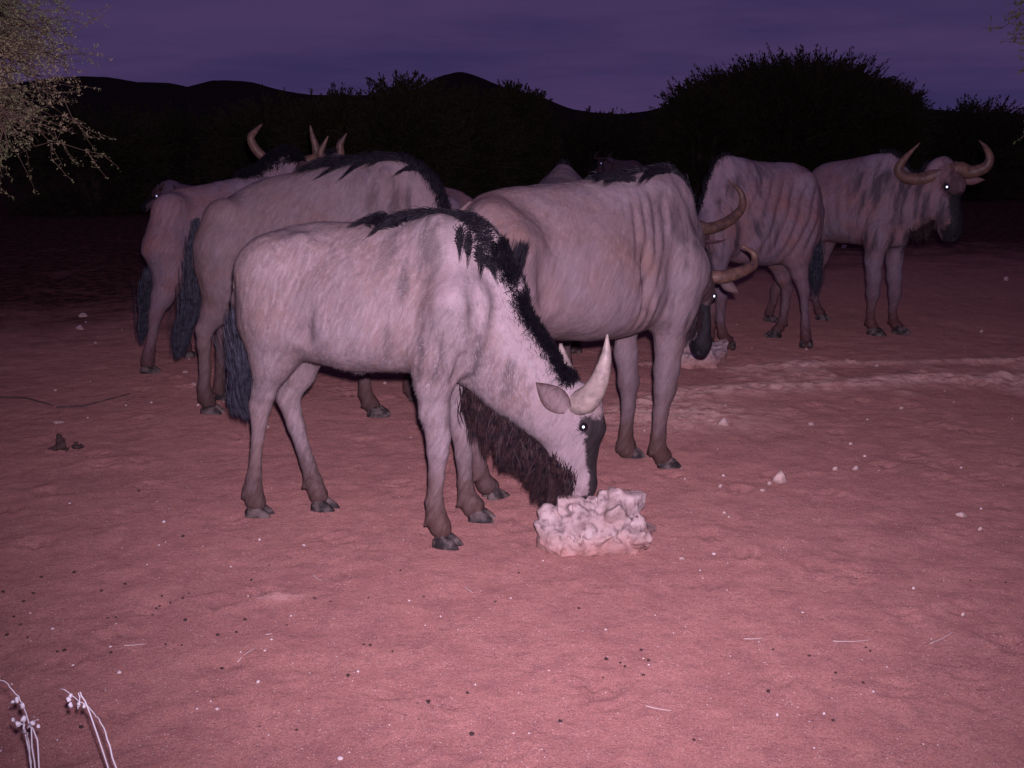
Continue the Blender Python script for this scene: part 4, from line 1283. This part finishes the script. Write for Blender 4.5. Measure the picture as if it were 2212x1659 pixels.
STONES = [ # px, py, width(px), height(px), label
    (1563, 918, 34, 26, 'chunky pale stone right of the big grey animal\'s front hooves'),
    (1752, 915, 18, 10, 'small flat pale stone alone in the middle of the open sand right'),
    (1685, 1040, 38, 28, 'largest loose angular stone on the open sand'),
    (1662, 1045, 14, 10, 'small stone touching the left side of the largest loose stone'),
    (1805, 1017, 16, 14, 'left of two small blocky stones behind the largest loose stone'),
    (1848, 1015, 18, 13, 'right of two small blocky stones behind the largest loose stone'),
    (1839, 958, 13, 8, 'tiny pale stone behind the pair of blocky stones'),
    (1948, 881, 12, 8, 'tiny pale stone before the far calcrete ledge'),
    (2075, 1117, 32, 16, 'flat oval pale stone near the right edge'),
    (2117, 1148, 15, 12, 'round pale stone in front of the flat oval one'),
    (1556, 1055, 12, 10, 'small stone right of the young animal\'s face'),
    (1648, 1062, 22, 6, 'thin pale flake below the largest loose stone'),
    (1565, 1110, 12, 8, 'small pale stone on the sand right of the near rock'),
    (1575, 1118, 8, 7, 'tiny stone against a small pale one right of the near rock'),
    (1472, 1208, 20, 7, 'grey flake lying right of the near rock'),
    (1210, 1062, 11, 7, 'tiny stone under the dark beard'),
    (179, 684, 22, 16, 'pale stone with a dark pit in the dim sand at the left'),
    (174, 713, 22, 11, 'flat white stone just below the pitted one at the left'),
    (206, 744, 7, 5, 'tiny bright pebble left of the left animal\'s hind hoof'),
    (127, 914, 26, 9, 'flat pale stone behind the heap of dung'),
    (400, 806, 16, 5, 'thin pale flake right of the left animal\'s hind hoof'),
    (484, 870, 9, 6, 'tiny pale stone behind the dark tail tuft'),
    (417, 833, 16, 6, 'pale flake left of the long maned animal\'s hind hoof'),
    (577, 923, 16, 7, 'pale flake beside the young animal\'s hind hock'),
    (119, 844, 10, 6, 'tiny white stone at the crook of the dark sticks'),
    (2173, 606, 16, 12, 'reddish stone in the far dim sand at the right'),
    (1823, 536, 14, 12, 'dim stone under the right animals\' bellies'),
    (2120, 718, 10, 7, 'small stone in the far sand at the right'),
    (1330, 745, 14, 8, 'stone seen between the big grey animal\'s front legs'),
    (832, 829, 10, 8, 'small pale stone seen under the young animal\'s belly'),
    (1940, 650, 12, 7, 'flat dim stone behind the right animal\'s front hooves'),
    (1895, 790, 11, 8, 'small stone lying on the far calcrete ledge'),
    (2080, 1330, 12, 9, 'reddish pebble on the bare sand at the right'),
]
for i, (px, py, w, hgt, lb) in enumerate(STONES):
    x, y = ground(px, py)
    m = y / FOC * 1.03
    V, F = stone_geo(w * m / 2 * 1.15, w * m / 2 * .9, hgt * m * .75, 100 + i, 1)
    o = mesh_from('stone', V, F, M_stone, smooth=False, loc=(x, y, float(gz(x, y)) + hgt * m * .18))
    o.rotation_euler = (0, 0, 0)
    tag(o, lb, 'stone', 'loose stones on the sand')

# small pebbles: countable but all alike
M_peb, _n, _b = new_mat('white_pebble', .8, .3, (0.66, 0.52, 0.50))
M_dung = rock_mat('dung', (0.06, 0.035, 0.032), (0.11, 0.062, 0.055), (0.03, 0.02, 0.02), 0)
M_dung.name = 'dry_dung'
pm = [mesh_from('pebble', *stone_geo(1, .8, .6, 300 + k, 1), M_peb, smooth=False) for k in range(5)]
r2 = np.random.default_rng(3)
cnt = 0
for i in range(150):
    px = r2.uniform(0, 2212); py = 560 + 1090 * r2.random() ** .8
    x, y = ground(px, py)
    s = float(np.exp(r2.normal(-5.45, .38)))
    s = min(s, .012) * (1.0 if y < 4 else 1.5)
    o = pm[cnt] if cnt < 5 else bpy.data.objects.new('pebble', pm[cnt % 5].data)
    if cnt >= 5: col.objects.link(o)
    o.location = (x, y, float(gz(x, y)) + s * .25); o.scale = (s, s, s); o.rotation_euler = (0, 0, r2.uniform(0, 6))
    tag(o, 'tiny white pebble lying on the red sand', 'pebble', 'tiny white pebbles strewn over the sand')
    cnt += 1
# dung pellets
def pellet_geo(seed):
    V, F = stone_geo(1, .85, .8, seed, 2)
    return V, F
dm = [mesh_from('dung_pellet', *pellet_geo(400 + k), M_dung) for k in range(5)]
DP = [(8, 1283), (72, 1285), (52, 1302), (220, 1277), (350, 1287), (408, 1281), (344, 1304), (368, 1303), (330, 1323), (250, 1333), (232, 1335), (400, 1340), (338, 1312), (510, 1363), (395, 1293),
      (124, 1412), (140, 1410), (240, 1413), (358, 1391), (393, 1393), (480, 1439), (786, 1394), (848, 1409), (800, 1395), (1302, 1459), (752, 1465), (925, 1518), (1010, 1498), (715, 1300), (796, 1293),
      (1070, 1301), (915, 1287), (1250, 1312), (543, 1250), (582, 1220), (680, 1293), (30, 1335), (45, 1352), (15, 1375), (60, 1380), (1310, 1424), (1340, 1430), (395, 1160), (175, 1573), (865, 1235), (1120, 1235),
      (1880, 1405), (1870, 1398), (1748, 1416), (1400, 1425), (1390, 1457), (1385, 1400), (2096, 1252), (2172, 1258), (1805, 1452), (1865, 1473), (1670, 1400), (1660, 1496), (1350, 1437), (1800, 1556), (300, 1060), (90, 1250), (160, 1240), (270, 1262), (620, 1350), (530, 1340), (470, 1370), (1210, 1560), (1020, 1585), (640, 1580), (1500, 1600)]
for i, (px, py) in enumerate(DP):
    x, y = ground(px, py)
    s = r2.uniform(.0042, .0078)
    o = dm[i] if i < 5 else bpy.data.objects.new('dung_pellet', dm[i % 5].data)
    if i >= 5: col.objects.link(o)
    o.location = (x, y, float(gz(x, y)) + s * .35); o.scale = (s, s, s * .85); o.rotation_euler = (0, 0, r2.uniform(0, 6))
    tag(o, 'small dark round dung pellet lying on the red sand', 'dung pellet', 'dung pellets strewn over the foreground sand')
# heap of dung at the left
hx_, hy_ = ground(135, 972)
heap = bpy.data.objects.new('dung_heap', None); col.objects.link(heap); heap.location = (hx_, hy_, float(gz(hx_, hy_)))
tag(heap, 'dark peaked heap of dung with lumps beside it on the sand', 'dung heap')
for k, (a, b, c, s) in enumerate([(0, 0, .02, .034), (-.012, .01, .045, .026), (-.01, 0, .068, .016), (.062, 0, .014, .022), (.08, .01, .012, .016), (-.055, 0, .008, .012), (.03, -.015, .01, .013), (-.03, -.01, .012, .018), (.062, .01, .03, .012)]):
    V, F = stone_geo(s, s, s * .9, 500 + k, 2)
    mesh_from('lump', V + [a, b, c], F, M_dung, heap)

# fine gravel nobody could count
ng = 5200
gp_ = np.stack([r2.uniform(-2.6, 3.2, ng), 1.6 + 5.5 * r2.random(ng) ** 1.2], 1)
tv = np.array([(-1, -.6, 0), (1, -.5, 0), (.1, .9, 0), (0, 0, .9)]); tf = np.array([(0, 1, 3), (1, 2, 3), (2, 0, 3)])
ang = r2.uniform(0, 6.3, ng); ss = np.exp(r2.normal(-6.45, .35, ng)); ss = np.minimum(ss, .0035)
ca, sa = np.cos(ang), np.sin(ang)
zz = gz(gp_[:, 0], gp_[:, 1])
Vv = np.stack([gp_[:, 0][:, None] + ss[:, None] * (tv[:, 0] * ca[:, None] - tv[:, 1] * sa[:, None]), gp_[:, 1][:, None] + ss[:, None] * (tv[:, 0] * sa[:, None] + tv[:, 1] * ca[:, None]), zz[:, None] + ss[:, None] * tv[:, 2]], -1).reshape(-1, 3)
Ff = (np.arange(ng)[:, None, None] * 4 + tf[None]).reshape(-1, 3)
tag(mesh_from('gravel', Vv, Ff, M_peb, smooth=False), 'fine pale grit scattered over the red sand', 'gravel', None, 'stuff')

# ------------------------------------------------------------------ sticks and straws
M_stick, _n, _b = new_mat('dark_stick', .8, .2, (0.09, 0.055, 0.055))
M_straw, _n, _b = new_mat('pale_straw', .7, .3, (0.55, 0.43, 0.40))
def stick(name, pts, r, mat, label, cat, group=None):
    P = []
    for px, py in pts:
        x, y = ground(px, py)
        P.append((x, y, float(gz(x, y)) + r * .8))
    P = smooth_path(P, max(6, 4 * len(P)))
    P[:, 2] += rng.normal(0, r * .3, len(P))
    v, f = tube_geo(P, np.linspace(r, r * .5, len(P)), 6)
    return tag(mesh_from(name, v, f, mat), label, cat, group)
stick('stick', [(-20, 862), (50, 860), (115, 878)], .006, M_stick, 'thin dark stick lying at the left edge of the sand', 'stick')
stick('stick', [(122, 882), (180, 876), (240, 862), (280, 850)], .006, M_stick, 'dark stick slanting away behind the dung heap', 'stick')
for k, (a, b) in enumerate([((268, 1398), (316, 1390)), ((512, 1425), (552, 1401)), ((1005, 1268), (1022, 1280)), ((574, 1370), (588, 1369)), ((1395, 1526), (1450, 1536)), ((1608, 1374), (1650, 1372)), ((2010, 1390), (2060, 1366)), ((1800, 1384), (1880, 1382)), ((675, 1240), (695, 1252))]):
    LB = ['pale straw among the dung pellets at the left', 'slanting pale straw below the left pellets', 'short pale straw left of the near rock', 'tiny pale straw fragment on the foreground sand', 'bright pale straw at the very front of the sand', 'thin straw in the sand below the near rock',
          'pale straw slanting up at the right foreground', 'long thin straw lying level at the right foreground', 'short straw below the young animal\'s hind hooves']
    stick('straw', [a, ((a[0] + b[0]) / 2, (a[1] + b[1]) / 2 + 1), b], .0016, M_straw, LB[k], 'straw', 'loose straws on the sand')

# ------------------------------------------------------------------ pale plant in the front left corner
M_white, _n, _b = new_mat('pale_dry_stem', .7, .3, (0.72, 0.68, 0.70))
def pale_plant(label, root_xy, stems, fruits):
    e = bpy.data.objects.new('dry_plant', None); col.objects.link(e); e.location = (*root_xy, float(gz(*root_xy)))
    tag(e, label, 'plant', 'pale dry plants in the front left corner')
    o = np.array([*root_xy, float(gz(*root_xy))])
    for st in stems:
        P = [np.array([0, 0, -.01])] + [at_depth(px, py, d) - o for px, py, d in st]
        P = smooth_path(P, 24)
        P[1:] += rng.normal(0, .0012, P[1:].shape)
        v, f = tube_geo(P, np.linspace(.0018, .0008, len(P)), 6)
        mesh_from('stem', v, f, M_white, e)
    for px, py, d, s in fruits:
        c = at_depth(px, py, d) - o
        V, F = stone_geo(s * .78, s * .7, s * .9, int(px * 7 + py), 2)
        mesh_from('bud', V + c, F, M_white, e)
pale_plant('pale dry plant with white buds in the very corner', (-.93, 1.72),
           [[(85, 1640, 1.76), (62, 1560, 1.80), (45, 1515, 1.84), (20, 1482, 1.86), (-15, 1460, 1.88)], [(70, 1600, 1.77), (60, 1570, 1.76), (85, 1552, 1.74)], [(60, 1600, 1.77), (40, 1565, 1.76), (28, 1552, 1.74)], [(64, 1620, 1.74), (50, 1580, 1.7), (54, 1556, 1.7)]],
           [(36, 1512, 1.83, .008), (48, 1523, 1.82, .009), (27, 1517, 1.84, .006), (50, 1553, 1.75, .008), (38, 1565, 1.75, .009), (70, 1563, 1.75, .008), (82, 1570, 1.75, .006), (28, 1555, 1.75, .005)])
pale_plant('arching pale twig with hanging white buds beside the corner plant', (-.72, 1.72),
           [[(250, 1650, 1.72), (222, 1570, 1.76), (200, 1535, 1.80), (168, 1512, 1.82), (132, 1485, 1.84)], [(185, 1522, 1.81), (172, 1525, 1.81), (168, 1532, 1.81)]],
           [(153, 1503, 1.83, .006), (148, 1512, 1.83, .008), (152, 1522, 1.83, .008), (181, 1526, 1.81, .006), (170, 1520, 1.81, .005)])

# ------------------------------------------------------------------ trees
def leaf_mat(name, a, b, spec=.12):
    m, nt, bs = new_mat(name, .9, spec)
    N = NB(nt)
    nt.links.new(N.mix(N.rng(N.noise(2.2, 4, .6), .35, .65), a, b), bs.inputs['Base Color'])
    return m
M_leaf = leaf_mat('acacia_leaf', (0.12, 0.17, 0.07), (0.28, 0.22, 0.13))
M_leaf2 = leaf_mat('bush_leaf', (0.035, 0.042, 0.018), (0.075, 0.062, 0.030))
M_bark = leaf_mat('bark', (0.12, 0.085, 0.065), (0.07, 0.05, 0.042))
M_twig = leaf_mat('twig', (0.16, 0.10, 0.075), (0.09, 0.06, 0.045))

def leaves_geo(C, size, up=None):
    n = len(C)
    a = unit(rng.normal(0, 1, (n, 3))); b = unit(np.cross(a, rng.normal(0, 1, (n, 3))))
    s = (size * rng.uniform(.6, 1.3, n))[:, None]
    V = np.stack([C - a * s, C + b * s * .38, C + a * s, C - b * s * .38], 1).reshape(-1, 3)
    F = np.arange(n * 4).reshape(-1, 4)
    return V, F

def near_acacia(label, base, limbs, ntw, leafn, leaf=.012, tw=.004, spread=(.5, .5, .35)):
    """limbs: list of polylines from the trunk; twigs sprout from their outer part"""
    e = bpy.data.objects.new('acacia_tree', None); col.objects.link(e); e.location = base
    tag(e, label, 'tree')
    b = np.array(base)
    trunk = smooth_path([(0, 0, -.1), (.05, .02, .6), (-.03, .05, 1.2), (.05, 0, 1.9)], 12)
    v, f = tube_geo(trunk, np.linspace(.13, .07, 12), 10)
    mesh_from('trunk', v, f, M_bark, e)
    roots, dirs = [], []
    for L in limbs:
        P = smooth_path([trunk[8]] + [np.array(p) - b for p in L], 26)
        P[2:] += rng.normal(0, .012, P[2:].shape)
        v, f = tube_geo(P, np.linspace(.045, .006, 26), 7)
        mesh_from('branch', v, f, M_bark, e)
        k = rng.integers(6, 26, ntw // len(limbs))
        tt = unit(np.gradient(P, axis=0))[k]
        roots.append(P[k]); dirs.append(unit(tt * .8 + rng.normal(0, 1, tt.shape) * spread))
    R = np.vstack(roots); D = np.vstack(dirs)
    n = len(R)
    L = rng.uniform(.12, .40, n)
    t = np.linspace(0, 1, 7)
    wob = rng.normal(0, .018, (n, 7, 3)); wob[:, 0] = 0
    P = R[:, None] + L[:, None, None] * t[None, :, None] * D[:, None] + np.array([0, 0, -.03]) * (t ** 2)[None, :, None] * L[:, None, None] + wob
    w = tw * (1 - .75 * t)[None] * np.ones((n, 1))
    v, f = ribbons(P, w)
    # side twiglets
    m = n * 4
    pi = rng.integers(0, n, m); ki = rng.integers(2, 7, m)
    R2 = P[pi, ki]; D2 = unit(D[pi] + rng.normal(0, .7, (m, 3)))
    L2 = rng.uniform(.04, .15, m)
    t2 = np.linspace(0, 1, 4)
    P2 = R2[:, None] + L2[:, None, None] * t2[None, :, None] * D2[:, None] + rng.normal(0, .004, (m, 4, 3))
    v2, f2 = ribbons(P2, (tw * .45) * (1 - .7 * t2)[None] * np.ones((m, 1)))
    tw_o = mesh_from('twigs', np.vstack([v, v2]), np.vstack([f, f2 + len(v)]), M_twig, e)
    tw_o['kind'] = 'stuff'
    # leaf tufts sit on the twigs
    a = P2.reshape(-1, 3); bb = P[:, 2:].reshape(-1, 3)
    src = np.vstack([a, bb])
    C = src[rng.integers(0, len(src), leafn)] + rng.normal(0, .006, (leafn, 3))
    v, f = leaves_geo(C, leaf)
    lo = mesh_from('leaves', v, f, M_leaf, e, smooth=False)
    lo['kind'] = 'stuff'
    return e

limbs = []
for (px, py, d) in [(20, 330, 4.6), (60, 300, 4.5), (150, 205, 4.7), (110, 150, 4.8), (60, 100, 4.6), (90, 50, 4.9), (30, 20, 4.7), (10, 200, 4.3), (120, 255, 4.4), (-40, 280, 4.9), (60, -60, 5.1), (-60, 100, 4.4), (20, 150, 4.2), (-100, 200, 4.5), (0, 60, 4.4), (70, 200, 5.0), (-20, 240, 4.7)]:
    tip = at_depth(px * .72 - 66, py * .50 - 15, d)
    mid = (tip + np.array([-3.5, 4.7, 2.1])) / 2 + np.array([0, 0, .22])
    limbs.append([mid, tip])
limbs.append([np.array([-3.0, 4.5, 1.6]), at_depth(-40, 220, 4.4), at_depth(-10, 250, 4.4)])
near_acacia('thorny acacia reaching in from the left edge, twigs lit by the flash', (-3.6, 4.7, 0), limbs, 1400, 150000, leaf=.0055)
limbs = []
for (px, py, d) in [(2190, 40, 8), (2205, 90, 8.2), (2200, 150, 7.8), (2230, 20, 8), (2240, 120, 8.2), (2225, 350, 8)]:
    tip = at_depth(px + 62, py * .8 - 20, d)
    limbs.append([(tip + np.array([5.6, 8, 2.3])) / 2 + np.array([0, 0, .25]), tip])
near_acacia('acacia mostly beyond the right edge with a few twigs poking in', (5.8, 8.1, 0), limbs, 420, 22000, leaf=.016, tw=.005)

def far_tree(name, label, px, depth, hw_px, top_py, n=900, base_px=None, flat=.5, skirt=.35, group='dark thorn trees behind the herd', sprays=5, leafn=9):
    """thorn tree whose crown is a dome of outward pointing feathery sprays"""
    top = at_depth(px, top_py, depth)
    hw = hw_px / FOC * depth
    H = top[2]
    zc = H * skirt
    cx, cy = top[0], depth
    e = bpy.data.objects.new(name, None); col.objects.link(e); e.location = (cx, cy, 0)
    tag(e, label, 'tree', group)
    for k in range(3):
        a = rng.uniform(0, 6.3)
        P = smooth_path([(0, 0, -.05), (.2 * math.cos(a), .2 * math.sin(a), zc * .5), (hw * .35 * math.cos(a), hw * .3 * math.sin(a), zc + (H - zc) * .45)], 10)
        v, f = tube_geo(P, np.linspace(.10, .04, 10), 7)
        mesh_from('trunk', v, f, M_bark, e)
    # spray roots in a lumpy half ellipsoid
    u = unit(rng.normal(0, 1, (n, 3))); u[:, 2] = np.abs(u[:, 2]) * rng.choice([1, 1, 1, -.55], n)
    lump = .70 + .30 * vnoise(u, 2.3, int(px) % 50) + .22 * vnoise(u, 6.5, int(px) % 40)
    rad = rng.uniform(.35, 1, n) ** .45 * lump
    R = u * rad[:, None]
    R[:, 2] = np.sign(R[:, 2]) * np.abs(R[:, 2]) ** .72
    R = R * [hw, hw * .8, (H - zc) * .98] + [0, 0, zc]
    R[:, 2] = np.maximum(R[:, 2], .05)
    D = unit(u * [1, 1, .45] + [0, 0, .22] + rng.normal(0, .35, (n, 3)))
    L = rng.uniform(.25, .85, n) * hw ** .4
    t = np.linspace(0, 1, 4)
    L = L * .72
    P = R[:, None] + L[:, None, None] * t[None, :, None] * D[:, None] + np.array([0, 0, -.06]) * (t ** 2)[None, :, None] * L[:, None, None]
    v, f = ribbons(P, .014 * (1 - .8 * t)[None] * np.ones((n, 1)))
    tg = mesh_from('twigs', v, f, M_bark, e); tg['kind'] = 'stuff'
    m = n * leafn
    i = rng.integers(0, n, m); tt = rng.uniform(.1, 1, m)
    C = R[i] + (L[i] * tt)[:, None] * D[i] + np.array([0, 0, -.06]) * (tt ** 2 * L[i])[:, None] + rng.normal(0, 1, (m, 3)) * (.055 * (1 - .75 * tt))[:, None]
    # leaves stretched along the spray
    s = rng.uniform(.02, .05, m)[:, None]
    a = unit(D[i] + rng.normal(0, .35, (m, 3))); bq = unit(np.cross(a, rng.normal(0, 1, (m, 3))))
    v = np.stack([C - a * s, C + bq * s * .35, C + a * s, C - bq * s * .35], 1).reshape(-1, 3)
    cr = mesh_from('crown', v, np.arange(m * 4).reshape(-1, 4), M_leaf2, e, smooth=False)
    return e

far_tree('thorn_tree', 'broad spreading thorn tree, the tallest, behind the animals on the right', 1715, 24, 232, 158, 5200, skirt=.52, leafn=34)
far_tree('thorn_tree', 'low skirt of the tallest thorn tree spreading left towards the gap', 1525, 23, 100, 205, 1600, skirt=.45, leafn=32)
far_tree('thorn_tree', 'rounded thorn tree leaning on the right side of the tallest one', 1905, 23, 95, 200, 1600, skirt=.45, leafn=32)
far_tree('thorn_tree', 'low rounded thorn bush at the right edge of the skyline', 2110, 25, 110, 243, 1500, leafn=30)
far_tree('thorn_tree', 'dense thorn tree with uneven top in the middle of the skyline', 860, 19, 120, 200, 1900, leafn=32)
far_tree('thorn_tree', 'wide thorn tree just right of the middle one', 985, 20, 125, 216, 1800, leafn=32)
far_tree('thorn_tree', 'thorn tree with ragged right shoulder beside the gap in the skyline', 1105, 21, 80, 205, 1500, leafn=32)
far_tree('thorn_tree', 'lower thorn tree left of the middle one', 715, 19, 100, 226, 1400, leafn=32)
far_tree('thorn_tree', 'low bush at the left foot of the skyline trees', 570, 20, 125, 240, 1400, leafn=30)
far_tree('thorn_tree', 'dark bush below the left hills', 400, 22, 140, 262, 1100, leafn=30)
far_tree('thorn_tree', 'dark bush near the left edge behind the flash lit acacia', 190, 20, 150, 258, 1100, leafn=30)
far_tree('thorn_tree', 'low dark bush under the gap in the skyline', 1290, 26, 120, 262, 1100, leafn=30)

# distant scrub closing the plain between the trees
ns = 30000
sx_ = rng.uniform(-60, 60, ns); sy_ = rng.uniform(30, 75, ns)
ph_ = .7 + 1.3 * vnoise(np.stack([sx_, sy_, sx_ * 0], -1), .12, 3)
C = np.stack([sx_, sy_, rng.uniform(0, 1, ns) * ph_], -1)
v, f = leaves_geo(C, .20)
tag(mesh_from('scrub', v, f, M_leaf2, smooth=False), 'dark far scrub along the foot of the hills', 'scrub', None, 'stuff')

# ------------------------------------------------------------------ hills
def hills(name, dist, prof, depth, mat, seed):
    xs = np.linspace(-1.1 * dist, 1.1 * dist, 420)
    px = 1106 + xs / dist * FOC
    py = np.interp(px, [p[0] for p in prof], [p[1] for p in prof])
    ker = np.hanning(7); ker /= ker.sum()
    py = np.convolve(np.pad(py, 3, mode='edge'), ker, 'valid')
    Hh = (300 - py) / FOC * dist + CAM_H
    vs = np.linspace(-1, 1, 13)
    XX, VV = np.meshgrid(xs, vs, indexing='ij')
    prof_ = np.cos(VV * math.pi / 2) ** 1.3
    P = np.stack([XX, VV, XX * 0], -1)
    ZZ = Hh[:, None] * prof_ * (1 + (fbm(np.stack([XX / dist * 9, VV * 2, XX * 0], -1), 2.5, 4, seed) - .5) * .5 * np.abs(VV)) + (fbm(np.stack([XX / dist * 60, VV * 4, XX * 0], -1), 3, 2, seed) - .5) * .012 * dist * .1
    V = np.stack([XX, dist + VV * depth, ZZ - 2], -1).reshape(-1, 3)
    n1, n2 = XX.shape
    i = (np.arange(n1 - 1)[:, None] * n2 + np.arange(n2 - 1)[None]).ravel()
    o = mesh_from(name, V, np.stack([i, i + n2, i + n2 + 1, i + 1], 1), mat)
    o['kind'] = 'structure'
    return o
M_hill = leaf_mat('bush_covered_hill', (0.040, 0.036, 0.024), (0.055, 0.045, 0.032), 0.0)
hills('hills', 1400, [(-1500, 230), (-400, 215), (0, 200), (100, 195), (180, 178), (210, 172), (270, 172), (340, 184), (400, 183), (450, 197), (480, 194), (520, 180), (560, 180), (620, 197), (680, 208), (900, 210), (960, 175), (1000, 164), (1040, 172), (1090, 195), (1160, 210), (1220, 236), (1270, 243), (1330, 247), (1390, 240), (1440, 228), (1600, 215), (1800, 225), (2000, 245), (2300, 250), (4000, 260)], 500, M_hill, 5)
